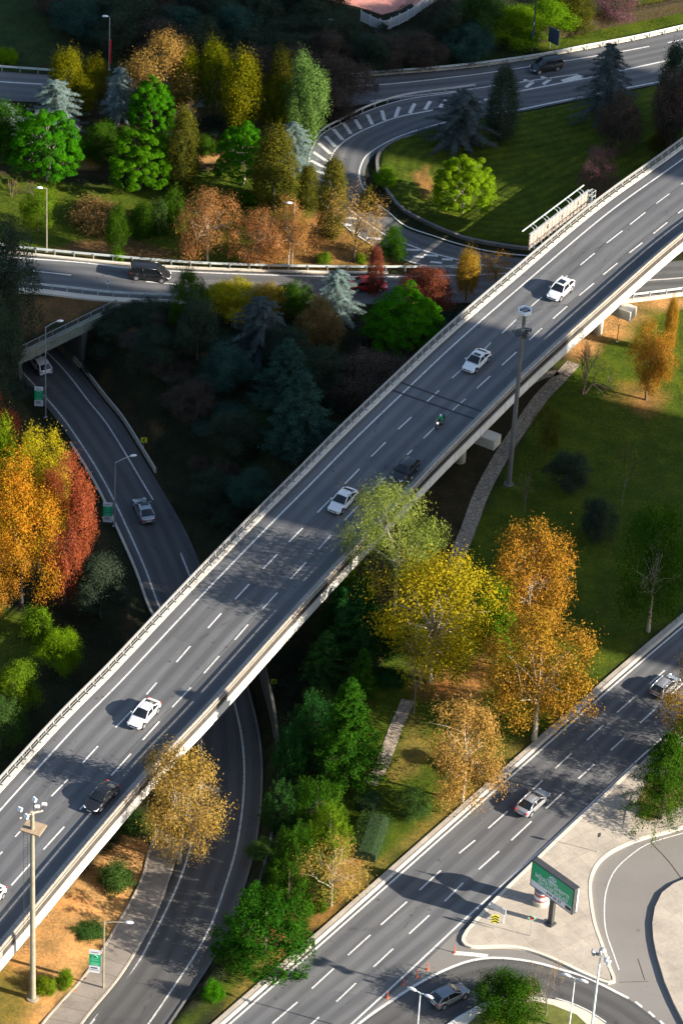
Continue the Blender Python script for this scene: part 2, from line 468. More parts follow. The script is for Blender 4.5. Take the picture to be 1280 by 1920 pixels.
COVER = {'lawn': (.062,.093,.007), 'dry': (.17,.135,.03), 'rough': (.022,.026,.012), 'soil': (.13,.075,.032), 'litter': (.27,.14,.045),
         'dirt': (.42,.235,.09), 'dark': (.016,.016,.011), 'brown': (.045,.036,.018), 'lawn_shaded': (.022,.045,.014)}  # last tone: grass with the shade put into its colour
ZONES = [  # (kind, feather in metres, outline in the photograph)
 ('lawn_shaded', 3, [(-60,-60),(80,60),(130,120),(420,140),(690,150),(860,128),(1000,104),(1010,80),(860,90),(700,130),(560,120),(160,110),(60,40),(40,-60)]),
 ('lawn_shaded', 2, [(-60,-60),(70,-40),(110,100),(60,135),(-60,128)]),
 ('lawn', 1, [(1010,100),(1085,90),(1340,36),(1340,8),(1060,66),(1000,82)]),
 ('lawn', 2, [(1150,-40),(1170,6),(1240,14),(1340,-2),(1340,-40)]),
 ('brown', 2, [(-60,190),(300,200),(600,205),(610,260),(570,330),(400,345),(200,330),(-60,330)]),
 ('lawn', 1.5, [(-60,338),(60,325),(130,345),(300,350),(400,318),(470,300),(560,330),(640,400),(690,450),(740,502),(640,502),(430,498),(200,483),(60,468),(-60,462)]),
 ('dirt', 1.2, [(112,292),(150,278),(182,292),(176,312),(120,316)]),
 ('dirt', 1.2, [(375,276),(420,268),(430,300),(380,306)]),
 ('litter', 2, [(440,492),(560,440),(600,372),(640,420),(690,458),(760,500),(600,502)]),
 ('soil', 1.5, [(80,470),(200,440),(330,470),(330,490),(190,480)]),
 ('lawn', .8, LOOP),
 ('litter', 1.2, [(780,330),(800,320),(812,360),(795,375)]),
 ('lawn', 2, [(1040,690),(1120,640),(1180,570),(1330,545),(1330,1110),(1160,1240),(1000,1390),(860,1500),(760,1600),(600,1720),(440,1860),(320,1945),(400,1850),(500,1700),(560,1560),(640,1440),(700,1250),(850,1040),(930,900)]),
 ('dirt', 2, [(1050,662),(1100,606),(1170,562),(1330,552),(1290,570),(1210,585),(1165,632),(1120,652),(1080,680)]),
 ('litter', 3, [(1170,728),(1210,720),(1240,750),(1215,775),(1160,750)]),
 ('brown', 2, [(640,1100),(700,900),(830,900),(960,720),(1050,690),(1000,760),(880,960),(850,1060),(700,1250),(560,1330)]),
 ('litter', 2, [(780,1260),(900,1230),(960,1270),(900,1310),(780,1310)]),
 ('dry', 1.5, [(400,1935),(520,1810),(640,1690),(770,1590),(800,1570),(1000,1386),(985,1376),(760,1570),(640,1650),(480,1790)]),
 ('dry', 1.5, [(760,1330),(800,1390),(790,1450),(730,1460)]),
 ('litter', 2, [(560,1610),(680,1600),(690,1650),(600,1730),(520,1790),(500,1780)]),
 ('dirt', 1.2, [(-60,1790),(130,1655),(240,1545),(292,1580),(279,1605),(242,1697),(168,1818),(75,1928),(-60,1960)]),
 ('dry', 3, [(-60,1800),(20,1800),(60,1850),(40,1960),(-60,1960)]),
 ('lawn', 2, [(-60,1130),(80,1150),(100,1210),(50,1300),(-60,1340)]),
 ('soil', 1.2, [(60,552),(230,562),(250,572),(200,582),(150,590),(60,620),(20,650),(-40,660),(-40,560)]),
 ('brown', 1, [(196,930),(150,850),(84,771),(30,687),(10,690),(70,790),(140,880),(220,1060),(240,1180),(275,1160)]),
 ('brown', 1, [(300,880),(240,800),(180,720),(150,650),(200,640),(290,760),(330,900),(380,1010),(350,990)]),
 ('soil', .6, [(228,600),(262,620),(330,648),(388,664),(386,670),(325,655),(255,628),(222,606)]),
 ('soil', .8, [(272,735),(288,742),(305,762),(296,762)]),
 ('lawn_shaded', 2, [(395,850),(420,900),(600,780),(560,720),(440,760)]),
]
_rr = [np.array([(q[:2] - PORTAL_A) @ _pd, (q[:2] - PORTAL_A) @ _pn]) for q in r2c]
_ic = int(np.argmin([abs(q[1]) for q in _rr])); PORTAL_C = float(_rr[_ic][0])
_dv = _rr[min(_ic + 6, NR - 1)] - _rr[_ic]; PORTAL_SL = float(_dv[0] / _dv[1])
PORTAL_HW = (R2HALF + 2.3) * math.hypot(1, PORTAL_SL)
def build_terrain():
    X = axis(-62, 64, .55, 4000); Y = axis(-98, 142, .6, 6000)
    gx, gy = np.meshgrid(X, Y); fx, fy = gx.ravel(), gy.ravel()
    h = terrain(fx, fy)
    rs = np.random.RandomState(3)
    col = np.tile(np.array(COVER['rough']), (len(fx), 1))
    wob = .8 * np.sin(fx * .9 + 2 * np.sin(fy * .37)) + .6 * np.sin(fy * 1.3 + fx * .41)
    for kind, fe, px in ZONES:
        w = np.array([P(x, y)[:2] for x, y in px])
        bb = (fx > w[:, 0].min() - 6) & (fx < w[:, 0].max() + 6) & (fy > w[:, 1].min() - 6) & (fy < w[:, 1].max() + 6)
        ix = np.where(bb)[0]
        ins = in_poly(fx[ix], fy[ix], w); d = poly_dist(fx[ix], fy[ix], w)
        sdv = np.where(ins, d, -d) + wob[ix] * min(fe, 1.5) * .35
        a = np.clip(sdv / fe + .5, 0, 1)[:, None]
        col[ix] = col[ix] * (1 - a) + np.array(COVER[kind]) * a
    dl = poly_dist(fx, fy, loop_w); il = in_poly(fx, fy, loop_w)       # mowing rows that follow the edge of the loop lawn
    col *= np.where(il, 1 + .20 * np.sin(dl * 4.2 + .4 * np.sin(fx * .2)), 1)[:, None]
    v = np.stack([fx, fy, h], 1)
    nx, ny = len(X), len(Y)
    idx = np.arange(nx * ny).reshape(ny, nx)
    q = np.stack([idx[:-1, :-1], idx[:-1, 1:], idx[1:, 1:], idx[1:, :-1]], -1).reshape(-1, 4)
    # leave the mouth of the underpass open
    zq = h[q]; jump = zq.max(1) - zq.min(1)
    cx, cy = fx[q].mean(1), fy[q].mean(1)
    pd = (cx - PORTAL_A[0]) * _pn[0] + (cy - PORTAL_A[1]) * _pn[1]
    along = (cx - PORTAL_A[0]) * _pd[0] + (cy - PORTAL_A[1]) * _pd[1]
    q = q[~((np.abs(pd) < 1.5) & (jump > .8) & (zq.min(1) < -3) & (np.abs(along - PORTAL_C - pd * PORTAL_SL) < PORTAL_HW + .2))]
    me = bpy.data.meshes.new('ground'); me.vertices.add(len(v)); me.vertices.foreach_set('co', v.ravel())
    me.loops.add(q.size); me.loops.foreach_set('vertex_index', q.ravel()); me.polygons.add(len(q))
    me.polygons.foreach_set('loop_start', np.arange(0, q.size, 4)); me.update(calc_edges=True); me.validate()
    at = me.color_attributes.new('cover', 'FLOAT_COLOR', 'POINT')
    at.data.foreach_set('color', np.hstack([col, np.ones((len(col), 1))]).ravel())
    mm, t, b = new_mat('ground cover')
    ca = N(t, 'ShaderNodeVertexColor', layer_name='cover'); pos = obj_coord(t)
    n1 = noise(t, pos, .35, 6, .7); n2 = noise(t, pos, 3.0, 6, .75); n3 = noise(t, pos, 14.0, 3, .7)
    g = ramp(t, n1, [(.3, (.6, .68, .65)), (.5, (1.05, 1.05, 1.05)), (.72, (1.75, 1.4, 1.2))])
    g2 = ramp(t, n2, [(.3, (.5, .52, .55)), (.7, (1.45, 1.4, 1.3))])
    g3 = ramp(t, n3, [(.3, (.55, .55, .55)), (.7, (1.4, 1.4, 1.4))])
    c = mix(t, 1.0, ca.outputs[0], g, 'MULTIPLY'); c = mix(t, .8, c, g2, 'MULTIPLY'); c = mix(t, .7, c, g3, 'MULTIPLY')
    t.links.new(c, b.inputs['Base Color']); b.inputs['Roughness'].default_value = .95; b.inputs['Specular IOR Level'].default_value = .1
    ad = N(t, 'ShaderNodeMath', operation='ADD'); t.links.new(n2, ad.inputs[0]); t.links.new(n3, ad.inputs[1])
    bump(t, b, ad.outputs[0], .9, .12)
    o = link('ground', me, mm); o['kind'] = 'structure'; me.shade_smooth()
build_terrain()

def ribbon(name, left, right, mat, dz=0.0, kind='structure', parent=None):
    n = len(left); v = []; f = []
    for i in range(n):
        v += [tuple(left[i] + np.array([0, 0, dz])), tuple(right[i] + np.array([0, 0, dz]))]
    for i in range(n - 1): f.append((2 * i, 2 * i + 1, 2 * i + 3, 2 * i + 2))
    me = bpy.data.meshes.new(name); me.from_pydata(v, [], f)
    uv = me.uv_layers.new(name='UVMap')
    s = np.concatenate([[0], np.cumsum(np.linalg.norm(np.diff((left + right) / 2, axis=0), axis=1))])
    wd = np.linalg.norm(left - right, axis=1)
    L = []
    for i in range(n - 1):
        L += [0, s[i], wd[i], s[i], wd[i + 1], s[i + 1], 0, s[i + 1]]
    uv.data.foreach_set('uv', L)
    me.update()
    if me.polygons[0].normal.z < 0: me.flip_normals()
    o = link(name, me, mat, parent)
    if kind: o['kind'] = kind
    return o

def ribbon_px(name, lp, rp, mat, z=0.0, dz=0.0, n=90):
    return ribbon(name, catmull([P(x, y, z) for x, y in lp], n), catmull([P(x, y, z) for x, y in rp], n), mat, dz)

def stripe(mb, path, w, dz=0.0):
    a, b = offset(path, -w / 2, dz), offset(path, w / 2, dz)
    for i in range(len(path) - 1):
        mb.face([a[i], b[i], b[i + 1], a[i + 1]])

def stripe_px(mb, px, w, z=0.0, dz=.008, step=1.0):
    stripe(mb, px_path(px, z, step), w, dz)

# --- main avenue (lower right)
AV_L = [(330,2010),(432,1919),(610,1763),(794,1600),(975,1440),(1156,1280),(1290,1166),(1390,1085)]
AV_R = [(560,2010),(660,1919),(757,1830),(855,1738),(900,1697),(1051,1560),(1189,1430),(1290,1340),(1400,1245)]
avl, avr = px_path(AV_L), px_path(AV_R)
n_ = 120
avl_e = offset(resample(avl, n_), -.35); avr_e = offset(resample(avr, n_), .75)
ribbon('avenue_road', avl_e, avr_e, M['asphalt'])
mk = MB()
stripe(mk, avl, .22, .008); stripe(mk, avr, .2, .008)
for d in [((826,1632),(786,1669)),((762.6,1690.7),(714,1734)),((694,1753),(652,1791)),((625.5,1816),(584.5,1853.6)),((557.7,1878.8),(510.7,1919)),((951,1521),(915,1553)),((890,1575.6),(860,1600)),((1016,1463),(998,1481)),((1071,1412),(1040.5,1440.6)),((1130,1359.6),(1100,1387.5)),((1187.6,1308),(1155.7,1336)),((1245,1257),(1216,1283)),
          ((804.6,1716),(766.6,1751)),((736.7,1778.7),(699.8,1813.3)),((667,1843.5),(630.6,1878)),((598,1907),(560,1942)),((1055.6,1485.6),(1023,1516)),((995.5,1540),(958,1575.6)),((935,1596),(897,1630)),((868,1655),(833,1690)),((1113,1433.5),(1083.5,1460)),((1169,1384),(1144,1407)),((1228,1329),(1199,1355.6)),((1285,1276),(1256,1303))]:
    stripe_px(mk, d, .17)
o = mk.build('avenue_markings', M['line']); o['kind'] = 'structure'
mb = MB()
kp = offset(avl, -.4)
mb.sweep(kp, [(0, -.1), (0, .10), (-.22, .14), (-.28, .14), (-.28, -.1)])
o = mb.build('avenue_kerb', M['conc_bright']); o['kind'] = 'structure'
mb = MB(); mb.sweep(offset(avl, -.7), [(0, -.1), (0, .09), (-.62, .09), (-.62, -.1)])
o = mb.build('kerb_strip', M['paving']); o['kind'] = 'structure'

# --- sunken ramp passing below the viaduct
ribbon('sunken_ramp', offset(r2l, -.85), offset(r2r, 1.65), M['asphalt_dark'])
mk = MB(); stripe(mk, r2l, .2, .012); stripe(mk, r2r, .2, .012)
o = mk.build('ramp_markings', M['line_worn']); o['kind'] = 'structure'
pv_l = px_path([(40,1990),(81,1919),(168,1818),(242,1697),(269,1640),(279,1600),(300,1540)], lambda y: z2(y) + .12)
pv_r = px_path([(110,1995),(153,1919),(225,1830),(275,1748),(295,1707),(316,1650),(338,1580)], lambda y: z2(y) + .12)
k_ = 60
pl, pr = resample(pv_l, k_), resample(pv_r, k_)
ribbon('ramp_pavement', pl, pr, M['conc_old'], 0)
mb = MB(); mb.sweep(pr, [(-.12, -.2), (-.12, .03), (.1, .03), (.1, -.2)]); mb.sweep(pl, [(-.1, -.2), (-.1, .1), (.1, .1), (.1, -.2)])
o = mb.build('pavement_kerb', M['paving']); o['kind'] = 'structure'
# kerb to the right of the ramp and broken pavement beside it
mb = MB(); s_ = offset(r2r, 1.7)[4:70]; mb.sweep(s_, [(0, -.1), (0, .13), (.25, .13), (.25, -.1)])
o = mb.build('ramp_kerb', M['stone_wall']); o['kind'] = 'structure'
mb = MB(); s_ = offset(r2l, -.95)[62:118]; mb.sweep(s_, [(0, -.1), (0, .1), (-.3, .1), (-.3, -.1)])
mb.sweep(offset(r2l, -1.25)[66:78], [(0, -.1), (0, .08), (-1.1, .12), (-1.1, -.1)])
o = mb.build('broken_kerb', M['conc']); o['kind'] = 'structure'

# --- cross road, loop ramp and the road at the top
X_T = [(-120,462),(-30,472),(72,482),(161,490),(242,499),(319,504),(430,509),(593,514),(727,515),(855,511),(1000,508),(1150,496),(1280,488),(1400,478)]
X_B = [(-120,528),(-30,536),(72,542),(150,552),(215,558),(326,563),(430,566),(593,570),(727,570),(855,568),(1000,566),(1150,562),(1280,548),(1400,532)]
ribbon_px('cross_road', X_T, X_B, M['asphalt'], 0, 0, 120)
L_O = [(1420,70),(1280,103),(1095,143),(957,168),(855,172),(761,185),(694,205),(640,231),(606,250),(585,275),(577,302),(576,322),(584,345),(602,375),(640,420),(690,456),(760,490),(830,508),(900,520),(1000,528),(1150,530)]
L_I = [(1420,100),(1280,148),(1241,156),(1092,185),(966,211),(880,223),(798,243),(741,263),(707,285),(690,305),(684,325),(687,345),(700,370),(727,401),(761,429),(815,448),(855,461),(917,476),(984,485),(1080,492),(1180,490)]
ribbon_px('loop_ramp', L_O, L_I, M['asphalt'], 0, .004, 140)
T_T = [(-120,128),(0,134),(85,140),(300,150),(500,152),(660,148),(694,144),(855,131),(994,113),(1085,96),(1186,77),(1280,56),(1420,24)]
T_B = [(-120,184),(0,188),(85,192),(300,200),(500,202),(620,202),(694,194),(761,185),(855,174),(957,172),(1095,150),(1280,110),(1420,78)]
ribbon_px('top_road', T_T, T_B, M['asphalt'], 0, .008, 120)
mk = MB()
stripe_px(mk, [(-60,476),(72,486),(161,493),(242,503),(319,508),(430,513),(593,518),(727,519),(855,516),(960,512)], .22, 0, .014)
stripe_px(mk, [(-20,500),(0,503),(20,505)], .18, 0, .014)
for d in [((62,508),(134,516)),((274,528),(329,533))]: stripe_px(mk, d, .2, 0, .014)
stripe_px(mk, [(1150,529),(1223,525),(1278,521),(1340,515)], .2, 0, .014)
stripe_px(mk, [(-40,148),(0,153),(80,158)], .22, 0, .014)
stripe_px(mk, [(300,164),(500,165),(687,160.6),(855,144),(991,125),(1139,101),(1216,87)], .2, 0, .014)
stripe_px(mk, [(1251,80),(1280,74)], .2, 0, .014)
# gore between top road and ramp
stripe_px(mk, [(694,190),(761,181),(855,171),(890,166),(1082,139)], .18, 0, .014)
stripe_px(mk, [(811,206.6),(900,190),(957.5,174.5),(1095,147),(1280,107),(1340,94)], .26, 0, .014)
for x, y in ((925, 166), (957, 160.5), (990, 155), (1022, 149.5)):
    for q in ([(x - 9, y - 5.5), (x + 9, y - 1)], [(x + 9, y - 1), (x - 5, y + 8.5)]):
        w_ = np.array([P(*q[0], .014), P(*q[1], .014)]); stripe(mk, np.array([w_[0], w_.mean(0), w_[1]]), .5)
mk.face([P(1050,150,.014), P(1082,140,.014), P(1094,143,.014), P(1088,147,.014), P(1056,154,.014)])
stripe_px(mk, [(966,207),(1092,181),(1241,152),(1280,144),(1340,131)], .28, 0, .014)
# loop ramp lines
stripe_px(mk, [(966,207),(880,219),(798,239),(741,258.7),(704,279),(683.7,295.6),(673.6,321),(675,340),(685,360),(705,380),(727,397),(761,424),(815,443),(855,456),(917,471),(984,479),(1060,484)], .2, 0, .014)
stripe_px(mk, [(957,174.5),(880,193),(811,206.6),(744,220),(693.7,238.5),(657,257),(630,279),(618,302),(616,330),(625,358),(653,390.6),(680,412),(720,439),(764,458),(804.6,473),(855,486),(900,496),(960,504)], .24, 0, .014)
stripe_px(mk, [(855,173),(761,186.5),(693.7,206.6),(640,232),(606,250),(586,275.5),(579,302),(578,322),(586,345),(603,375),(640,418),(690,454),(755,486),(820,503)], .16, 0, .014)
for a, b in [((1222,555),(1190,600)),((1135,565),(1105,612)),((1048,578),(1020,632)),((962,597),(940,655)),((865,617),(880,672)),((785,640),(812,695)),((716,667),(749,720)),((653,690),(693,748)),((594,720),(648,782)),((550,760),(608,820)),((512,798),(582,860)),((482,848),(565,905)),((468,897),(565,945))]:
    stripe_px(mk, [(425 + a[0] / 2.977, a[1] / 2.977), (425 + b[0] / 2.977, b[1] / 2.977)], .5, 0, .014)
for a, b in [((462,15),(560,52)),((480,65),(568,95)),((503,112),(560,130)),((660,292),(722,297)),((645,325),(700,338)),((700,365),(745,383)),((780,405),(860,410))]:
    stripe_px(mk, [(425 + a[0] / 2.977, 310 + a[1] / 2.977), (425 + b[0] / 2.977, 310 + b[1] / 2.977)], .5, 0, .014)
for a, b in [((761,468),(789,469)),((794,478),(821,480)),((774,481),(794,482)),((806,491),(828,493)),((828,486),(848,487)),((842,500),(862,502)),((856,493),(874,495))]:
    stripe_px(mk, [a, b], .42, 0, .014)
o = mk.build('ramp_and_road_markings', M['line']); o['kind'] = 'structure'
# pale kerbs along the cross road and the top road
mb = MB()
mb.sweep(px_path([(-60,542),(64,543),(150,553),(215,559),(326,564),(400,566)]), [(0, -.1), (0, .2), (.9, .2), (.9, -.1)])
mb.sweep(px_path([(-120,460),(72,480),(201,493),(319,502),(430,507),(593,512),(727,513)]), [(0, -.1), (0, .14), (-.35, .14), (-.35, -.1)])
mb.sweep(px_path([(1150,564),(1186,562),(1280,550),(1400,534)]), [(0, -.1), (0, .25), (.5, .25), (.5, -.1)])
mb.sweep(px_path([(660,146),(694,142),(855,129),(994,111),(1085,94),(1186,75),(1280,54),(1420,22)]), [(0, -.1), (0, .16), (-.3, .16), (-.3, -.1)])
o = mb.build('road_kerbs', M['conc_bright']); o['kind'] = 'structure'

# --- paved island with the billboard, the side roads and the small planted island
def prism_px(name, px, z0, z1, mat, kind='structure', smooth_n=None):
    w = [P(x, y, z1)[:2] for x, y in px]
    if smooth_n: w = [q[:2] for q in catmull([(q[0], q[1], 0) for q in w + [w[0]]], smooth_n)[:-1]]
    b = MB(); b.prism(w, z0, z1); o = b.build(name, mat)
    if kind: o['kind'] = kind
    return o
side_l = [(620,1990),(671,1921),(710,1893),(771,1853),(820,1800),(870,1770),(985,1775),(1146,1838),(1120,1750),(1100,1670),(1120,1600),(1200,1560),(1420,1490),(1500,1900),(1400,2050),(900,2050)]
prism_px('side_roads', [(640,1950),(676,1914),(765,1835),(850,1752),(878,1738),(1000,1760),(1100,1600),(1200,1540),(1440,1440),(1480,1700),(1440,2060),(640,2060)], -.3, .004, M['asphalt_old'])
PLAZA = [(1195,1435),(1130,1497),(1062,1560),(1000,1620),(930,1688),(884,1738),(874,1752),(870,1762),(876,1770),(890,1773),(920,1772),(952,1772),(985,1777),(1020,1788),(1060,1805),(1100,1824),(1146,1840),(1139,1812),(1125,1770),(1112,1732),(1105,1692),(1103,1660),(1108,1635),(1122,1612),(1150,1591),(1200,1570),(1250,1557),(1300,1541),(1420,1500),(1420,1225)]
prism_px('pavement_island', PLAZA, -.3, .2, M['paving'])
mb = MB(); pe = np.array([P(x, y, .2) for x, y in PLAZA[:28]])
mb.sweep(catmull(pe, 160), [(-.02, -.3), (-.02, .035), (.3, .035), (.3, -.3)]); o = mb.build('pavement_island_kerb', M['conc_bright']); o['kind'] = 'structure'
RISL = [(1400,1590),(1300,1640),(1262,1656),(1240,1673),(1227,1700),(1222,1730),(1224,1760),(1230,1790),(1245,1840),(1262,1880),(1285,1925),(1330,2000),(1460,2000)]
prism_px('pavement_corner', RISL, -.3, .32, M['paving'])
SISL = [(838,1935),(860,1910),(884,1897),(914,1882),(950,1871),(1000,1868),(1040,1874),(1062,1879),(1100,1896),(1135,1920),(1160,1960),(1150,2010),(860,2010)]
prism_px('planted_island', SISL, -.3, .16, M['conc_bright'])
prism_px('planted_island_grass', [(862,1935),(895,1902),(930,1889),(1000,1876),(1035,1884),(1080,1902),(1120,1940),(1120,2000),(880,2000)], 0, .19, simple('island turf', (.11, .12, .02), .95, var=.5, scale=1.2))
mb = MB(); w_ = [P(x, y, .2)[:2] for x, y in [(1197,1498),(1212,1468),(1262,1440),(1330,1420),(1330,1505),(1270,1512),(1218,1540),(1197,1532)]]
mb.prism(w_, .1, .225); o = mb.build('tree_pit', simple('tree pit soil', (.16, .13, .03), .95, var=.5, scale=1.5)); o['kind'] = 'structure'
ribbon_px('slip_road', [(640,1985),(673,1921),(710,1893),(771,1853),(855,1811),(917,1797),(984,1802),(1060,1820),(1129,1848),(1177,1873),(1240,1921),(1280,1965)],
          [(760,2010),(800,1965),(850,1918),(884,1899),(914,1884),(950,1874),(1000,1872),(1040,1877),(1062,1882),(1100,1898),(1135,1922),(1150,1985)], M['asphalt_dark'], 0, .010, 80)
mk = MB()
stripe_px(mk, [(640,1950),(673.6,1919),(710.5,1892),(771,1852),(810,1830),(855,1810),(883.6,1801),(917,1796),(951,1797),(984,1801),(1018,1808),(1055,1819),(1092,1830),(1129,1847),(1177.5,1872)], .3, 0, .018)
for d in [((1190,1878),(1203,1888.5)),((1215,1897),(1226,1907)),((1236,1914),(1246,1924))]: stripe_px(mk, d, .26, 0, .018)
stripe_px(mk, [(830,1935),(850,1917),(884,1897),(914,1882),(945,1873)], .4, 0, .17)
stripe_px(mk, [(850,1787),(880,1789),(914,1793)], .55, 0, .014)
stripe_px(mk, [(1340,1543),(1280,1562),(1219.5,1580),(1186,1600),(1152,1632),(1135.5,1671),(1132,1711),(1135.5,1748),(1149,1788),(1159.6,1818.6)], .13, 0, .014)
stripe_px(mk, [(1041,1874),(1062,1880),(1100,1896),(1135,1919)], .14, 0, .18)
o = mk.build('side_road_markings', M['line']); o['kind'] = 'structure'
mk = MB(); stripe_px(mk, [(1219,1580),(1250,1612),(1277,1648)], .12, 0, .016); stripe_px(mk, [(1195,1798),(1208,1838)], .08, 0, .016); stripe_px(mk, [(1160,1842),(1215,1840)], .08, 0, .016)
o = mk.build('tar_seams', simple('tar', (.09, .06, .04), .8)); o['kind'] = 'structure'

# --- stone footpaths through the park
def path_mat():
    mm, t, b = new_mat('flagstones'); pos = obj_coord(t)
    vo = N(t, 'ShaderNodeTexVoronoi', feature='DISTANCE_TO_EDGE'); vo.inputs['Scale'].default_value = 1.7; t.links.new(pos, vo.inputs['Vector'])
    vc = N(t, 'ShaderNodeTexVoronoi'); vc.inputs['Scale'].default_value = 1.7; t.links.new(pos, vc.inputs['Vector'])
    c = mix(t, vc.outputs['Color'], (.24, .195, .15), (.36, .29, .22))
    c = mix(t, ramp(t, vo.outputs[0], [(.02, (.8, .8, .8)), (.08, (0, 0, 0))]), c, (.07, .065, .045))
    t.links.new(c, b.inputs['Base Color']); b.inputs['Roughness'].default_value = .9; return mm
M['flag'] = path_mat()
def footpath(name, px, w):
    c = px_path(px, 0.0, 1.0)
    for i in range(len(c)): c[i, 2] = max(tz(c[i, 0], c[i, 1]), -.06) + .05
    ribbon(name, offset(c, -w / 2), offset(c, w / 2), M['flag'])
footpath('footpath', [(1075,680),(1045,712),(1010,750),(978,796),(950,838),(925,880),(900,930),(880,985),(860,1035),(840,1090)], 1.75)
footpath('footpath_lower', [(764,1312),(755,1335),(741,1366),(727,1405),(712,1442),(694,1470)], 1.4)
footpath('footpath_north', [(985,722),(1012,706),(1045,698)], 1.2)
# pink forecourt behind the wood at the top
prism_px('forecourt', [(560,-80),(600,-2),(640,5),(690,18),(715,27),(760,16),(800,8),(850,-12),(900,-80)], -.1, .05, M['brick'])
# ------------------------------------------------------------------ the towers out of frame whose shadows cross the scene
SPERP = np.array([-SDIR[1], SDIR[0]])              # across the shadow direction
if SPERP[1] < 0: SPERP = -SPERP
def across(px, py, z=0.0): return float(P(px, py, z)[:2] @ SPERP)
M['tower'] = concrete_mat('tower facade', (.3, .3, .3), .3)
def tower(w0, w1, dist, h, label):
    c = SPERP * (w0 + w1) / 2 - SDIR * dist
    rz = math.atan2(SPERP[1], SPERP[0])
    r = empty('tower_block', (c[0], c[1], 0), rz); tag(r, label, 'building', 'tower blocks')
    b = MB(); b.box((0, 0, h / 2), (abs(w1 - w0), 18, h)); b.build('wall', M['tower'], r)
    g = MB()
    for k in range(int(h / 3.4)): g.box((0, 0, 2.2 + 3.4 * k), (abs(w1 - w0) + .1, 18.1, 1.5))
    g.build('window', M['glass'], r)
    return r
DECK = 6.5
band_a = [across(1280, 775), across(865, 610, DECK), across(1065, 640, DECK), across(1160, 745)]
band_b = [across(1175, 1235), across(470, 1000, DECK)]
print('bands', band_a, band_b)
tower(np.mean(band_a), -12.6, 190, 150, 'grey tower block shading the middle of the viaduct')
band_c = [across(1085, 100), across(760, 20)]; band_d = [across(960, 362), across(700, 312)]
print('bands', band_c, band_d)
tower(110.2, 74.3, 230, 170, 'grey tower block shading the loop ramp lawn')

# ------------------------------------------------------------------ viaduct
LL = [(-75,1606),(0,1520),(144,1361),(225,1280),(370,1125),(500,990),(590,900),(660,828),(761,731),(855,642),(984,530),(1139,399),(1263,310),(1340,252)]
bl = px_path(LL, DECK, 1.0)
d0 = bl[0] - bl[5]; d1 = bl[-1] - bl[-6]
bl = np.vstack([[bl[0] + d0 / 5 * k for k in range(40, 0, -1)], bl, [bl[-1] + d1 / 5 * k for k in range(1, 60)]])
bl = resample(bl, len(bl))
for _ in range(12): bl[1:-1] = .25 * bl[:-2] + .5 * bl[1:-1] + .25 * bl[2:]
U0, U1, UO, UL = 9.45, 10.55, 10.85, -1.32
br = empty('viaduct', tuple(P(640, 900)[:2]) + (0,)); tag(br, 'long grey road viaduct crossing the whole photo diagonally, its lanes carrying white cars', 'viaduct')
BO = np.array([br.location.x, br.location.y, 0.0])
bl0 = bl.copy(); bl = bl - BO                       # the parts sit in the viaduct's own space
mb = MB()
mb.sweep(bl, [(UL - .5, -.02), (UO - .12, -.02), (UO - .12, -1.0), (8.9, -1.2), (7.8, -2.0), (1.2, -2.0), (0, -1.2), (UL - .5, -1.0)])
mb.build('deck', M['conc'], br)
mb = MB(); mb.sweep(bl, [(UO - .12, -1.18), (UO - .12, .0), (UO + .04, .0), (UO + .04, -1.18)])
mb.sweep(bl, [(UL - .85, -1.18), (UL - .85, -.25), (UL - .5, -.25), (UL - .5, -1.18)])
mb.build('fascia', M['conc_fascia'], br)
road_ = ribbon('asphalt', offset(bl, UL), offset(bl, U0), M['asphalt'], .0, None, br)
mk = MB(); stripe(mk, bl, .2, .008)
def wp(x, y): return P(x, y, DECK) - BO
D1 = [((294,1280),(275,1302)),((245,1335),(217,1364)),((184,1399),(155,1431)),((128,1461),(97,1493)),((62,1534),(29,1569)),((5,1597),(-28,1632)),((357,1211.5),(331,1241.5)),((415,1150),(390,1178)),((467.5,1095),(441,1123.5)),((520,1039),(493.5,1066.5)),((567.5,990),(541.5,1016.5)),((621.5,934),(595,961)),((673.6,879),(647,906.5)),((723,829),(696,856)),((771,782),(746,805)),((823,732),(799,754)),((870,688),(847,709)),((920,642),(907,655)),((967.5,599),(940,625)),((1015,557),(995,575)),((1063,517),(1040,537)),((1114,474.6),(1087,497)),((1166,432.6),(1136.5,455.5)),((1209,398),(1180,421)),((1254,363),(1229,381.5)),((1298,329),(1276,346)),
      ((358,1289),(323,1326)),((299,1353),(268,1387.5)),((246,1413),(209,1454)),((183,1482),(150,1518)),((121,1550),(82,1593)),((60,1617),(22,1660)),((411,1230),(382.5,1262.5)),((465,1171),(440,1200)),((520,1111),(491.5,1142.5)),((573.5,1054),(545,1085)),((620,1003.5),(596,1030)),((672,948),(645,976)),((720.6,896),(698,920)),((772,844),(744,872)),((814,802),(793.5,822)),((872.5,747.5),(847.5,770)),((918.5,705),(892.5,728.5)),((967.5,660),(940,685)),((1015,615),(991.5,637.5)),((1062.5,574),(1036,597.5)),((1112.5,531),(1085,554)),((1156.5,493.5),(1130,515)),((1203.5,455),(1179,474)),((1250,417),(1224,438)),((1296,380),(1270,400))]
for a, b in D1: stripe(mk, np.array([wp(*a), (wp(*a) + wp(*b)) / 2, wp(*b)]), .17, .008)
def join_into(o, b, mat):
    """paint belongs to the road surface: add its faces to the surface mesh"""
    me = o.data; me.materials.append(mat); bm = bmesh.new(); bm.from_mesh(me)
    vs = [bm.verts.new(v) for v in b.v]
    for f in b.f:
        q = bm.faces.new([vs[i] for i in f]); q.material_index = len(me.materials) - 1; q.normal_update()
        if q.normal.z < 0: q.normal_flip()
    bm.to_mesh(me); bm.free()
join_into(road_, mk, M['line'])
mk = MB()                                             # tar seams running along the lane
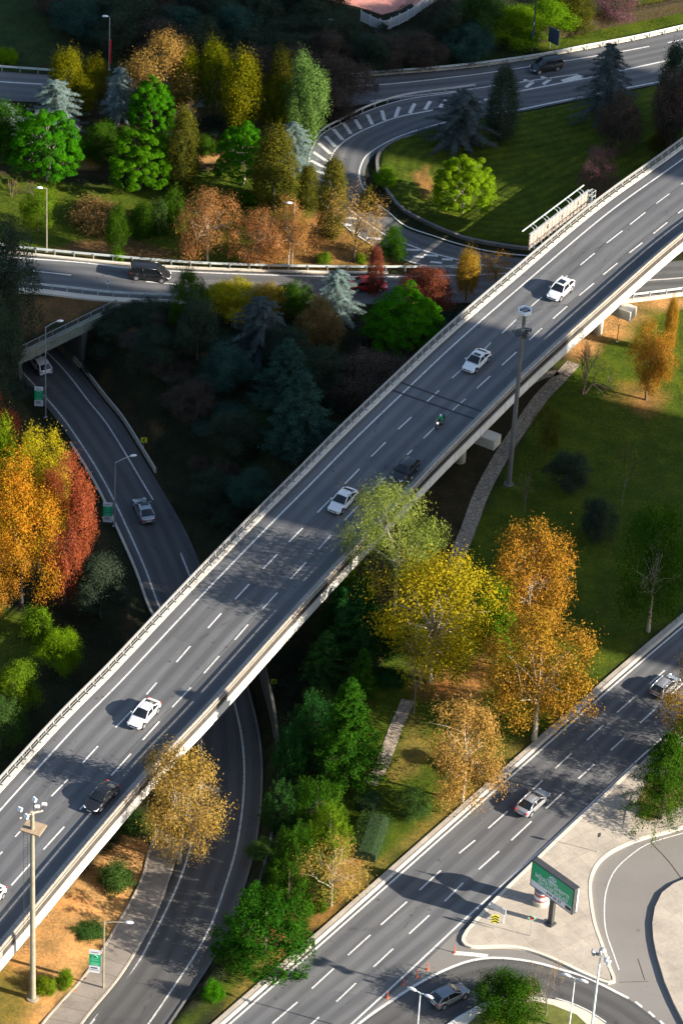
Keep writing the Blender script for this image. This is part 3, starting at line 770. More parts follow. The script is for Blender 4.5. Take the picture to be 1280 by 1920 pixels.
stripe(mk, offset(bl, 6.55)[60:190], .05, .009); stripe(mk, offset(bl, 3.3)[120:200], .03, .009)
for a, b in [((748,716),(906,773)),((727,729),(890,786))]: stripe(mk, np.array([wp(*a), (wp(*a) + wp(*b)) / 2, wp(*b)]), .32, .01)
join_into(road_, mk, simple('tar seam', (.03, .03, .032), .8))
# left side: pale kerb walk and steel railing
mb = MB(); mb.sweep(bl, [(UL, -.05), (UL - .04, .2), (UL - .5, .2), (UL - .5, -.05)])
mb.build('kerb', M['conc_bright'], br)
cum = np.concatenate([[0], np.cumsum(np.linalg.norm(np.diff(bl, axis=0), axis=1))])
def at_s(s, u, z):
    i = min(len(bl) - 2, max(0, int(np.searchsorted(cum, s) - 1))); t = (s - cum[i]) / (cum[i + 1] - cum[i])
    p = bl[i] * (1 - t) + bl[i + 1] * t; d = bl[i + 1] - bl[i]; a = math.atan2(d[1], d[0])
    return np.array([p[0] + math.sin(a) * u, p[1] - math.cos(a) * u, p[2] + z]), a
S0, S1 = 30.0, cum[-1] - 45
mb = MB()
ur = UL - .68
for z0, z1, w in ((.92, 1.06, .14), (.70, .75, .05), (.26, .31, .05)):
    mb.sweep(bl[20:-20], [(ur - w / 2, z0), (ur - w / 2, z1), (ur + w / 2, z1), (ur + w / 2, z0)])
s = S0
while s < S1:
    p, a = at_s(s, ur, .56); mb.box(p, (.11, .12, .8), a)
    for k in range(1, 4):
        p, a = at_s(s + .375 * k, ur, .6); mb.box(p, (.03, .03, .6), a)
    p, a = at_s(s, ur + .22, .3); mb.box(p, (.08, .5, .14), a)
    s += 1.5
mb.build('railing', simple('railing paint', (.33, .32, .3), .5), br)
# right side: walkway, parapet with cap, outer bars
ribbon('walkway', offset(bl, U0, .17), offset(bl, U1, .17), M['conc_walk'], 0, None, br)
mb = MB(); mb.sweep(bl, [(U0, -.05), (U0, .165), (U0 + .12, .165), (U0 + .12, -.05)]); mb.build('walkway_edge', M['conc'], br)
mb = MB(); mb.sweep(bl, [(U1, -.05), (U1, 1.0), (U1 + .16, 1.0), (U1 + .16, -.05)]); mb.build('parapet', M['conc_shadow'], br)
mb = MB()
for z0, z1, u0, u1 in ((1.14, 1.26, U1 - .02, U1 + .14), (.92, .98, UO - .1, UO - .02), (.06, .12, UO - .1, UO - .02)):
    mb.sweep(bl[20:-20], [(u0, z0), (u0, z1), (u1, z1), (u1, z0)])
mb.build('cap_rail', M['rail_tan'], br)
mb = MB(); s = S0
while s < S1:
    p, a = at_s(s, U1 + .06, 1.07); mb.box(p, (.07, .14, .4), a)
    for k in range(10):
        p, a = at_s(s + .2 * k, UO - .06, .52); mb.box(p, (.06, .05, .82), a)
    s += 2.0
for k in range(int((S1 - S0) / 6.0)):                # joints of the fascia panels
    p, a = at_s(S0 + 6 * k, UO + .04, -.6); mb.box(p, (.035, .02, 1.16), a)
mb.build('outer_bars', M['steel_dark'], br)
# piers
pc0, pc1 = P(905, 806, DECK - 1.3) - BO, P(1155, 571, DECK - 1.3) - BO
s_a = cum[int(np.argmin(np.linalg.norm(bl[:, :2] + right_normals(bl)[:, :2] * 11 - pc0[:2], axis=1)))]
s_b = cum[int(np.argmin(np.linalg.norm(bl[:, :2] + right_normals(bl)[:, :2] * 11 - pc1[:2], axis=1)))]
span = s_b - s_a; print('span', span)
for k in range(-4, 3):
    s = s_a + span * k
    if s < 5 or s > cum[-1] - 5: continue
    p, a = at_s(s, 6.3, -2.0)
    if k >= 0:
        b = MB(); b.box(p, (1.7, 12.6, 1.35), a); b.build('pier_cap', M['conc'], br, bevel=.06)
    gz = tz(p[0] + BO[0], p[1] + BO[1]); top = DECK - 2.7
    for u in ((3.0, 8.0) if k >= 0 else (1.5, 5.5)):
        q, a = at_s(s, u, 0); b = MB(); b.tube([(q[0], q[1], gz - .5), (q[0], q[1], top)], .65, 20); b.build('pier_column', M['conc'], br, smooth=True)

# wooden-backed hoarding on the viaduct's edge, seen from behind
hp = [P(993, 470, DECK - .2), P(1102, 387, DECK - .2)]
hd = hp[1] - hp[0]; hl = float(np.linalg.norm(hd[:2])); ha = math.atan2(hd[1], hd[0])
hb = empty('hoarding', tuple(hp[0]), ha); tag(hb, 'large hoarding of bare weathered panels on a pale frame, fixed outside the viaduct railing', 'hoarding')
def plank_mat():
    mm, t, b = new_mat('weathered panel'); pos = obj_coord(t)
    mp = N(t, 'ShaderNodeMapping'); t.links.new(pos, mp.inputs[0]); mp.inputs['Scale'].default_value = (.5, .5, 4.0)
    n = noise(t, mp.outputs[0], 1.2, 5, .7); n2 = noise(t, pos, 2.0, 5, .7)
    c = ramp(t, n, [(.3, (.14, .10, .08)), (.55, (.30, .23, .185)), (.75, (.4, .34, .29))]); c = mix(t, .35, c, ramp(t, n2, [(.35, (.3, .27, .22)), (.65, (.6, .5, .4))]))
    t.links.new(c, b.inputs['Base Color']); b.inputs['Roughness'].default_value = .85; return mm
b = MB(); b.box((hl / 2, .25, 1.15), (hl, .1, 2.2)); b.build('panel', plank_mat(), hb)
b = MB()
for z in (.15, .7, 1.2, 1.7, 2.2): b.box((hl / 2, .16, z), (hl + .1, .05, .05))
n_ = 16
for k in range(n_ + 1): b.box((hl * k / n_, .1, 1.15), (.045, .05, 2.3))
for k in range(0, n_, 2): b.tube([(hl * (k + .5) / n_, .1, .9), (hl * (k + .5) / n_, -.3, .9), (hl * (k + .5) / n_, -.3, .2)], .035, 6)
b.box((hl / 2, .25, 2.3), (hl + .2, .16, .09))
b.build('frame', M['steel'], hb)
for k, (fx_, fz) in enumerate(((.14, .8), (.3, 1.5), (.42, .6), (.55, 1.3), (.7, .7), (.83, 1.5), (.9, .6))):
    b = MB(); b.box((hl * fx_, .18, fz), (.22 + .06 * (k % 3), .03, .4 + .2 * (k % 2))); b.build('hatch', M['black'], hb)
b = MB()
b.box((hl / 2, 1.15, 2.5), (hl + .7, .11, .11))
for k in range(5):
    for dx in (-.3, .3):
        x = hl * (k + .4) / 5 + dx + .3
        b.tube([(x, .25, 2.32), (x, .5, 2.6), (x, .85, 2.65), (x, 1.15, 2.52)], .032, 6)
b.build('lamp_rail', M['steel_white'], hb)
b = MB()
for z in (.2, .8, 1.5, 2.2): b.tube([(hl, .1, z), (hl + .7, .1, z), (hl + .7, -.45, z), (hl, -.45, z), (hl, .1, z)], .03, 6)
for x, y in ((hl + .7, .1), (hl + .7, -.45), (hl, -.45)): b.tube([(x, y, .1), (x, y, 2.2)], .03, 6)
b.build('ladder_cage', M['steel_white'], hb)

# ------------------------------------------------------------------ underpass mouth, retaining walls, barriers
pt = empty('underpass_portal', (PORTAL_A[0], PORTAL_A[1], 0), math.atan2(_pd[1], _pd[0]))
tag(pt, 'stained concrete underpass mouth with a railing above the sunken ramp', 'underpass')
PLN = float(np.linalg.norm(PORTAL_B - PORTAL_A))
rr = [np.array([(q[0] - PORTAL_A[0]) * _pd[0] + (q[1] - PORTAL_A[1]) * _pd[1], (q[0] - PORTAL_A[0]) * _pn[0] + (q[1] - PORTAL_A[1]) * _pn[1]]) for q in r2c]
ic = int(np.argmin([abs(q[1]) for q in rr])); ctr = float(rr[ic][0]); zr = float(r2c[ic][2])
dv = rr[min(ic + 6, NR - 1)] - rr[ic]; dv = dv / np.linalg.norm(dv); sl = float(dv[0] / dv[1])
hw = (R2HALF + 2.3) * math.hypot(1, sl)
print('portal', PLN, ctr, zr, hw, sl)
b = MB(); b.box((PLN / 2 + .3, .0, -.38), (PLN + 3.2, .45, 1.34)); b.box((PLN / 2 + .3, -.1, .36), (PLN + 3.2, .7, .12)); b.build('parapet_beam', M['conc_dirty'], pt)
b = MB()
for sgn in (-1, 1):
    x = ctr + sgn * hw
    k0 = len(b.v)
    for (yy) in (-.15, 16):
        for w_ in (0, .5 * sgn):
            for zz in (zr - 1.2, -.35): b.v.append((x + sl * yy + w_, yy, zz))
    for q in ((0,1,3,2),(4,6,7,5),(0,4,5,1),(2,3,7,6),(1,5,7,3),(0,2,6,4)): b.f.append(tuple(k0 + i for i in q)); b.mi.append(0)
    # head wall between the opening and the end of the beam
x0, x1 = -2.0, ctr - hw
if x1 > x0: b.box(((x0 + x1) / 2, .25, (zr - 1 - .4) / 2), (x1 - x0, .4, abs(zr) + .5))
x0, x1 = ctr + hw, PLN + 2.4
if x1 > x0: b.box(((x0 + x1) / 2, .25, (zr - 1 - .4) / 2), (x1 - x0, .4, abs(zr) + .5))
b.build('abutment', concrete_mat('dark abutment', (.10, .10, .085), 1.0, vertical=True), pt)
b = MB()
k0 = len(b.v)
for yy in (-.1, 17):
    for x in (ctr - hw - .5, ctr + hw + .5):
        for zz in (-.75, -.25): b.v.append((x + sl * yy, yy, zz))
for q in ((0,1,3,2),(4,6,7,5),(0,4,5,1),(2,3,7,6),(1,5,7,3),(0,2,6,4)): b.f.append(tuple(k0 + i for i in q)); b.mi.append(0)
b.build('ceiling', M['conc_dirty'], pt)
b = MB()
for z in (1.42, .62): b.box((PLN / 2, -.1, z), (PLN + 2.5, .07, .07))
k = -1.2
while k < PLN + 1.3: b.box((k, -.1, .93), (.08, .08, 1.05)); k += 2.05
k = -1.2
while k < PLN + 1.3: b.box((k, -.1, 1.0), (.02, .02, .8)); k += .17
b.build('railing', simple('portal railing', (.3, .31, .32), .5, .4), pt)

def wall_along(name, px, z0, z1, w, mat, label, cat='wall', zf=None, n=None):
    p = px_path(px, 0.0 if zf is None else zf, 1.0)
    c = p[len(p) // 2].copy(); c[2] = 0
    b = MB(); b.sweep(p - c, [(-w / 2, z0), (-w / 2, z1), (w / 2, z1), (w / 2, z0)])
    b.sweep(p - c, [(-w / 2 - .06, z1 + .003), (-w / 2 - .06, z1 + .09), (w / 2 + .06, z1 + .09), (w / 2 + .06, z1 + .003)])
    o = b.build(name, mat); o.location = c; tag(o, label, cat); return o
wall_along('stone_wall', [(800,252),(741,267),(712,288),(707,315),(717,346),(749,390),(796,418),(855,443),(890,453),(940,462),(991,468),(1060,466)], -.3, .3, .3, M['stone_wall'], 'low dark stone wall curving round the loop ramp lawn')
# retaining wall of the sunken ramp
s_ = offset(r2r, 3.3)[22:66]; b = MB(); c = s_[20].copy(); c[2] = 0
for i in range(len(s_) - 1):
    a_, b_ = s_[i] - c, s_[i + 1] - c
    b.face([(a_[0], a_[1], a_[2] - .6), (b_[0], b_[1], b_[2] - .6), (b_[0], b_[1], .12), (a_[0], a_[1], .12)])
    b.face([(a_[0], a_[1], .12), (b_[0], b_[1], .12), (b_[0] + .3, b_[1], .1), (a_[0] + .3, a_[1], .1)])
o = b.build('retaining_wall', concrete_mat('black stained wall', (.07, .068, .06), .9, vertical=True)); o.location = c; tag(o, 'dark retaining wall beside the sunken ramp below the conifers', 'wall')
p = offset(cut(r2r, P(299, 889, z2(889)), P(140, 672, z2(672))), 2.1); c = p[len(p) // 2].copy()
b = MB(); b.sweep(p - c, [(-.12, -.2), (-.09, .55), (.09, .55), (.12, -.2)]); o = b.build('ramp_barrier', M['conc']); o.location = c
tag(o, 'thin concrete barrier along the outer edge of the sunken ramp', 'barrier')

def guardrail(px, label, sp=2.0, z=0.0, mat='steel', group='roadside guardrails'):
    p = px_path(px, z, 1.0); c = p[len(p) // 2].copy()
    r = empty('guardrail', tuple(c)); tag(r, label, 'guardrail', group)
    b = MB(); b.sweep(p - c, [(-.05, .48), (-.09, .55), (-.04, .62), (-.09, .7), (-.05, .78), (.0, .78), (.0, .48)])
    b.build('beam', M[mat], r)
    L = np.concatenate([[0], np.cumsum(np.linalg.norm(np.diff(p, axis=0), axis=1))])
    n = min(98, int(L[-1] / sp)); first = None
    q = resample(p, n + 1); d = np.gradient(q, axis=0)
    for i in range(n + 1):
        if first is None:
            pb = MB(); pb.box((0, 0, .33), (.12, .16, .8)); first = pb.build('post', M['steel'], r); o = first
        else:
            o = first.copy(); COL.objects.link(o); o.parent = r
        o.location = tuple(q[i] - c); o.rotation_euler = (0, 0, math.atan2(d[i][1], d[i][0]))
    return r
guardrail([(10,536),(64,540),(150,549),(215,556),(330,561)], 'steel guardrail on the near side of the cross road, above the brown bank', 1.9, .2, 'steel_white')
guardrail([(-40,461),(64,474),(201,487),(319,497),(430,503),(593,507),(727,508),(855,507),(940,506)], 'long pale guardrail on the far side of the cross road, by the oaks', 2.4, .14, 'steel_white')
guardrail([(890,166),(855,171),(761,184),(693.7,204),(640,230),(606,248),(588,268)], 'curved guardrail outside the striped shoulder of the loop ramp', 2.0, 0)
guardrail([(655,147),(694,143),(855,130),(994,112),(1085,95),(1186,76),(1280,55),(1330,44)], 'guardrail on the far edge of the top road, under the lit verge', 2.4, .1, 'steel_white')
guardrail([(-30,131),(0,132),(85,138),(140,142)], 'short guardrail on the far edge of the top road at the photo\'s left side', 2.4, 0, 'steel_white')
guardrail([(1186,560),(1280,548),(1340,540)], 'guardrail stub right of the viaduct beside the orange dirt', 2.0, .2, 'steel_white')
# white slatted fence beside the forecourt
fp = px_path([(676,40),(690,47),(718,58),(740,50),(765,38),(790,20),(815,4),(840,-14)], 0, .5); c = fp[len(fp) // 2].copy()
r = empty('slatted_fence', tuple(c)); tag(r, 'white slatted fence zigzagging along the pink forecourt', 'fence')
b = MB(); b.sweep(fp - c, [(-.03, .15), (-.03, .25), (.03, .25), (.03, .15)]); b.sweep(fp - c, [(-.03, 1.5), (-.03, 1.6), (.03, 1.6), (.03, 1.5)])
q = resample(fp - c, int(len(fp) * .5 / .16)); dd = np.gradient(q, axis=0)
for i in range(len(q)): b.box((q[i][0], q[i][1], .85), (.09, .03, 1.5), math.atan2(dd[i][1], dd[i][0]))
b.build('slats', M['white'], r)
q = resample(fp - c, 12)
for i in range(12):
    pb = MB(); pb.box((q[i][0], q[i][1], .9), (.14, .14, 1.8)); pb.build('post', M['white'], r)
# green mesh fence at the top right
fp = px_path([(1150,38),(1200,28),(1240,20),(1330,6)], 0, 1); c = fp[0].copy(); r = empty('mesh_fence', tuple(c)); tag(r, 'thin green mesh fence on the lawn behind the reddish hedge', 'fence')
b = MB()
for z in (.1, .5, .9, 1.3): b.sweep(fp - c, [(-.02, z), (-.02, z + .04), (.02, z + .04), (.02, z)])
for q in resample(fp - c, 60): b.box((q[0], q[1], .7), (.02, .02, 1.3))
b.build('mesh', simple('green wire', (.02, .2, .12), .5), r)
# ------------------------------------------------------------------ trees
def quads_mesh(name, c, t, s):
    """one small quad (a leaf or a spray) per centre, spanned by t and s"""
    n = len(c); v = np.empty((n, 4, 3)); v[:, 0] = c - t; v[:, 1] = c + s * .9; v[:, 2] = c + t; v[:, 3] = c - s * .9
    me = bpy.data.meshes.new(name); me.vertices.add(4 * n); me.vertices.foreach_set('co', v.ravel())
    me.loops.add(4 * n); me.loops.foreach_set('vertex_index', np.arange(4 * n)); me.polygons.add(n)
    me.polygons.foreach_set('loop_start', np.arange(0, 4 * n, 4)); me.update(calc_edges=True)
    return me

def unit(a): return a / (np.linalg.norm(a, axis=-1, keepdims=True) + 1e-9)

LEAF = .52
def leaves(rs, c, nrm, size, asp=.62, jit=.9, droop=0.0):
    n = len(c); size = size * LEAF
    nn = unit(nrm + rs.normal(0, jit, (n, 3)))
    t = unit(np.cross(nn, rs.normal(0, 1, (n, 3)))); 
    if droop: t = unit(t * (1 - droop) + np.array([0, 0, -droop]))
    s = unit(np.cross(nn, t))
    L = size * rs.uniform(.5, 1.45, (n, 1))
    return t * L * .5, s * L * .5 * asp

def fit(c, h, w, cb):
    """scale leaf centres so that the crown spans its stated size"""
    lo, hi = np.percentile(c, 1, axis=0), np.percentile(c, 99, axis=0)
    sx = w / max(hi[0] - lo[0], hi[1] - lo[1]); sz = h * (1 - cb) / (hi[2] - lo[2])
    f = np.array([sx, sx, sz]); return lambda p: (p - np.array([(lo[0] + hi[0]) / 2, (lo[1] + hi[1]) / 2, hi[2]])) * f + np.array([0, 0, h])

def clusters(rs, cc, cn, per, sig, squash=None):
    n = len(cc); per = int(per * 3.3)
    d = rs.normal(0, 1, (n, per, 3)) * (sig if np.ndim(sig) == 0 else np.asarray(sig)[:, None, None])
    if squash is not None: d = d * np.asarray(squash)
    c = cc[:, None, :] + d
    nn = cn[:, None, :] * .8 + unit(d) * .8
    return c.reshape(-1, 3), nn.reshape(-1, 3)

PROTO = {}
def store(key, trunk, crown, h, w, cb): PROTO.setdefault(key, []).append((trunk, crown, h, w, cb))

def limbs(rs, mb, base_h, targets, r0, start=.35, bend=.15):
    for tg in targets:
        z0 = base_h * rs.uniform(start, .95); p0 = Vector((0, 0, z0)); p2 = Vector(tg)
        p1 = p0.lerp(p2, .5) + Vector((rs.normal(0, bend), rs.normal(0, bend), rs.uniform(.0, .6)))
        r = r0 * rs.uniform(.28, .5)
        mb.tube([p0, p0.lerp(p1, .5) + Vector((0, 0, .1)), p1, p1.lerp(p2, .6), p2], [r, r * .8, r * .6, r * .38, r * .15], 6)
        for _ in range(3):
            q = p1.lerp(p2, rs.uniform(0, .7)); e = q + Vector(rs.normal(0, .8, 3)) + Vector((0, 0, .5))
            mb.tube([q, q.lerp(e, .5) + Vector((0, 0, .1)), e], [r * .3, r * .2, r * .07], 4)

def trunk_tube(rs, mb, h, r, bend=.25, n=6, lean=(0, 0)):
    pts = []; x = y = 0
    for i in range(n + 1):
        t = i / n; pts.append((x + lean[0] * t, y + lean[1] * t, h * t - (.25 if i == 0 else 0))); x += rs.normal(0, bend / n * 1.5); y += rs.normal(0, bend / n * 1.5)
    mb.tube(pts, [r * (1.35 if i == 0 else 1 - .75 * i / n) for i in range(n + 1)], 8)

def mesh_of(mb, name):
    me = bpy.data.meshes.new(name); me.from_pydata(mb.v, [], mb.f); me.shade_smooth(); return me

def broad(key, seed, h=10, w=8, cb=.25, nl=14, cl=17, per=24, leaf=.34, sig=.42, asp=.65, droop=0, gap=.15, trunk_r=.2, lr=.36):
    rs = np.random.RandomState(seed)
    zc = h * (1 + cb) / 2; a = np.array([w / 2, w / 2, h * (1 - cb) / 2])
    d = unit(rs.normal(0, 1, (nl, 3))); d[:, 2] = d[:, 2] * .9 + .12
    lob = d * a * rs.uniform(.42, .74, (nl, 1)) + np.array([0, 0, zc])
    lob = np.vstack([lob, [[0, 0, zc + a[2] * .55], [0, 0, zc]]])
    cc = []; cn = []
    for L in lob:
        R = a * lr * rs.uniform(.7, 1.15)
        k = unit(rs.normal(0, 1, (cl, 3)) + unit(L - np.array([0, 0, zc - 1])) * .55)
        cc.append(L + k * R * rs.uniform(.75, 1.05, (cl, 1))); cn.append(k)
    cc = np.vstack(cc); cn = np.vstack(cn)
    keep = rs.rand(len(cc)) > gap; cc, cn = cc[keep], cn[keep]
    f = fit(cc, h - sig, w - 2 * sig, cb + .03); cc = f(cc)
    c, nn = clusters(rs, cc, cn, per, sig * rs.uniform(.7, 1.25, len(cc)))
    t, s = leaves(rs, c, nn + np.array([0, 0, .25]), leaf, asp, .7, droop)
    mb = MB(); trunk_tube(rs, mb, h * .62, trunk_r)
    limbs(rs, mb, h * .5, [f(q[None])[0] for q in lob], trunk_r, max(cb, .3) / .55 if cb < .4 else .7)
    store(key, mesh_of(mb, 'trunk'), quads_mesh('crown', c, t, s), h, w, cb)

def columnar(key, seed, h=9, w=3.4, cb=.08, n=190, per=34, leaf=.3, pw=2.2, sig=.3, tip=.5):
    rs = np.random.RandomState(seed)
    z = rs.uniform(0, 1, n) ** .9; r = np.clip(1 - np.abs((z - tip) / np.where(z > tip, 1 - tip + .03, tip + .12)) ** pw, 0, 1) ** .6
    th = rs.uniform(0, 2 * PI, n); rr = r * rs.uniform(.62, 1.0, n)
    cc = np.stack([np.cos(th) * rr * w / 2, np.sin(th) * rr * w / 2, h * (cb + (1 - cb) * z)], 1)
    cn = unit(np.stack([np.cos(th), np.sin(th), .5 + 0 * th], 1))
    cc = fit(cc, h - .2, w - sig, cb)(cc)
    c, nn = clusters(rs, cc, cn, per, sig * rs.uniform(.7, 1.3, n), (1, 1, 1.9))
    t, s = leaves(rs, c, nn, leaf, .6, .6)
    mb = MB(); trunk_tube(rs, mb, h * .7, .16, .1)
    limbs(rs, mb, h * .6, cc[rs.choice(n, 8)], .14)
    store(key, mesh_of(mb, 'trunk'), quads_mesh('crown', c, t, s), h, w, cb)

def stone_pine(key, seed, h=8, w=8.5, cb=.28, n=150, per=105, leaf=.19):
    """domed pine: separate puffs of needles spread evenly over the dome"""
    rs = np.random.RandomState(seed); d = []
    while len(d) < n:                                   # each new puff goes where the others are farthest
        q = unit(rs.normal(0, 1, (14, 3))); q[:, 2] = np.where(q[:, 2] < -.35, -q[:, 2], q[:, 2])
        d.append(q[0] if not d else q[int(np.argmin((q @ np.array(d).T).max(1)))])
    d = np.array(d); inner = rs.rand(n) < .22
    lump = 1 + .17 * np.sin(d[:, 0] * 5 + seed) * np.cos(d[:, 1] * 6 + seed * 2)
    cc = d * np.array([w / 2, w / 2, h * (1 - cb) / 2]) * (np.where(inner, rs.uniform(.45, .75, n), rs.uniform(.86, 1.0, n)) * lump)[:, None] + np.array([0, 0, h * (1 + cb) / 2])
    f = fit(cc, h - .25, w - .8, cb); cc = f(cc)
    e = unit(rs.normal(0, 1, (n, int(per * 3.3), 3))); e[..., 2] = np.abs(e[..., 2]) - .18
    R = rs.uniform(.42, .74, n)[:, None, None] * rs.uniform(.7, 1.05, e.shape[:2])[..., None] ** .5
    c = (cc[:, None, :] + e * R * np.array([1.1, 1.1, .8])).reshape(-1, 3); nn = (e + d[:, None, :] * .4).reshape(-1, 3)
    t, s = leaves(rs, c, nn, leaf / LEAF, .42, .45)
    mb = MB(); trunk_tube(rs, mb, h * .6, .2, .6)
    limbs(rs, mb, h * .55, cc[rs.choice(n, 14)] * np.array([.8, .8, .92]), .2, .6)
    store(key, mesh_of(mb, 'trunk'), quads_mesh('crown', c, t, s), h, w, cb)

def conifer(key, seed, h=11, w=6.5, cb=.06, nb=130, seg=9, per=9, jl=.72, leaf=.42, asp=.35, up=.15, droop=.25, prof=.8, layers=0, spread=.22, hang=0.0):
    """branches radiating from one stem, each carrying flat sprays"""
    rs = np.random.RandomState(seed); C, NN = [], []; per = int(per * 1.9)
    mb = MB(); trunk_tube(rs, mb, h * .97, .2, .15, 8)
    for i in range(nb):
        t = (i + rs.rand()) / nb
        if layers: t = (math.floor(t * layers) + .5 + rs.normal(0, .13)) / layers; t = min(max(t, .01), .99)
        z = h * (cb + (1 - cb) * t); R = w / 2 * ((1 - t) ** prof * .96 + .04) * rs.uniform(jl, 1.12)
        th = i * 2.39996 + rs.normal(0, .3); o = np.array([math.cos(th), math.sin(th), 0])
        k = np.linspace(.25, 1, seg)
        pts = o[None] * (k * R)[:, None]; pts[:, 2] = z + R * (up * k - droop * k ** 2)
        if i % 2 == 0: mb.tube([(0, 0, z - .1), tuple(pts[seg // 2]), tuple(pts[-1])], [.05, .03, .01], 4, cap=False)
        sg = spread * (1.25 - .6 * k) * (.5 + R / w * 1.5)
        d = rs.normal(0, 1, (seg, per, 3)) * sg[:, None, None] * np.array([1, 1, .45])
        c = pts[:, None, :] + d; C.append(c.reshape(-1, 3)); NN.append(np.broadcast_to(np.array([0, 0, 1.]) + o * .45, (seg * per, 3)))
    c = np.vstack(C); nn = np.vstack(NN); rs2 = np.random.RandomState(seed + 50)
    t, s = leaves(rs2, c, nn, leaf, asp, .45, hang)
    store(key, mesh_of(mb, 'trunk'), quads_mesh('crown', c, t, s), h, w, cb)

def shrub(key, seed, h=2.5, w=3.2, n=90, per=34, leaf=.24, sig=.26, rough=.2):
    rs = np.random.RandomState(seed)
    d = unit(rs.normal(0, 1, (n, 3))); d[:, 2] = np.abs(d[:, 2]); 
    cc = d * np.array([w / 2, w / 2, h]) * (rs.uniform(.6, 1, n) * (1 + rough * np.sin(d[:, 0] * 4 + seed) * np.cos(4 * d[:, 1])))[:, None]
    cc = fit(cc, h - .1, w - .4, .1)(cc)
    c, nn = clusters(rs, cc, d, per, sig * rs.uniform(.7, 1.3, n)); c[:, 2] = np.abs(c[:, 2])
    t, s = leaves(rs, c, nn, leaf, .6, .7)
    mb = MB()
    for _ in range(7):
        q = cc[rs.randint(n)]; mb.tube([(0, 0, -.2), tuple(q * .5), tuple(q * .95)], [.05, .035, .01], 5)
    store(key, mesh_of(mb, 'trunk'), quads_mesh('crown', c, t, s), h, w, .0)

def bare(key, seed, h=6, w=5, cb=.12, depth=5, leafn=500, leaf=.22):
    rs = np.random.RandomState(seed); tr = MB(); tw = MB(); tips = []
    def grow(p, d, L, r, k):
        q = p + d * L; m_ = p.lerp(q, .5) + Vector(rs.normal(0, L * .05, 3))
        (tr if k < 2 else tw).tube([p, m_, q], [r, r * .8, r * .62], 5 if k < 2 else 3, cap=False)
        if k >= depth: tips.append(q); return
        for _ in range(3 if k < 4 else 4):
            nd = (d + Vector(rs.normal(0, .5, 3)) + Vector((0, 0, .12))).normalized()
            grow(q, nd, L * rs.uniform(.62, .86), r * .55, k + 1)
    for j in range(3 if cb < .1 else 1):
        grow(Vector((rs.normal(0, .1), rs.normal(0, .1), -.2)), (Vector((0, 0, 1)) + Vector(rs.normal(0, .25, 3)) * (1.3 if cb < .1 else .2)).normalized(), h * .26, .09, 0)
    v = np.array(tw.v); lo, hi = v.min(0), v.max(0); f = np.array([w / max(hi[0] - lo[0], hi[1] - lo[1])] * 2 + [h / hi[2]])
    tw.v = [tuple(q) for q in v * f]; tr.v = [tuple(q) for q in np.array(tr.v) * f]
    tp = np.array([tuple(q) for q in tips]) * f
    me = mesh_of(tw, 'crown')
    store(key, mesh_of(tr, 'trunk'), me, h, w, cb)
    if leafn:
        c = tp[rs.randint(len(tp), size=leafn)] + rs.normal(0, .15, (leafn, 3))
        t, s = leaves(rs, c, rs.normal(0, 1, (leafn, 3)), leaf, .6, 1)
        PROTO[key][-1] = PROTO[key][-1] + (quads_mesh('leaves', c, t, s),)

for sd_ in (1, 2, 3): broad('plane', sd_, 10, 8.5, .18, nl=20, cl=18, per=22, leaf=.31, gap=.15)
for sd_ in (1, 2): broad('plane_big', 20 + sd_, 13, 10, .10, nl=20, cl=26, per=26, leaf=.32, sig=.44, gap=.1, trunk_r=.24, lr=.34)
for sd_ in (1, 2, 3): broad('oak', 40 + sd_, 7, 7, .14, nl=16, cl=16, per=22, leaf=.28, sig=.36, gap=.15, trunk_r=.13, asp=.5)
for sd_ in (1, 2): broad('sparse', 60 + sd_, 8, 6, .2, nl=12, cl=9, per=20, leaf=.28, sig=.4, gap=.35, trunk_r=.12, asp=.5)
for sd_ in (1, 2): broad('willow', 80 + sd_, 13, 11.5, .36, nl=8, cl=18, per=44, leaf=.44, sig=.46, asp=.26, droop=.35, gap=.1, trunk_r=.22, lr=.25)
for sd_ in (1, 2, 3): broad('dense', 100 + sd_, 8, 7, .08, nl=16, cl=20, per=26, leaf=.3, sig=.38, gap=.05, trunk_r=.16)
for sd_ in (1, 2, 3): columnar('column', 120 + sd_, 7, 4.4, .26)
for sd_ in (1, 2): columnar('cypress', 140 + sd_, 9, 3.2, .06, 200, 34, .28, 1.5, .27, .32)
for sd_ in (1, 2, 3): stone_pine('pine', 160 + sd_)
for sd_ in (1, 2): conifer('cedar', 180 + sd_, 11, 10, .05, 120, 12, 17, .5, .5, .24, .1, .28, .42, 0, .24, .15)
for sd_ in (1, 2): conifer('fir', 200 + sd_, 11, 7, .03, 210, 8, 14, .62, .40, .42, .5, .16, .78, 0, .27)
for sd_ in (1,): conifer('larch', 220 + sd_, 12, 8, .1, 90, 10, 16, .6, .5, .25, .25, .5, .5, 9, .34, .5)
for sd_ in (1, 2, 3, 4): shrub('shrub', 240 + sd_)
for sd_ in (1, 2): shrub('ball', 260 + sd_, 1.3, 1.7, 60, 40, .14, .14, .03)
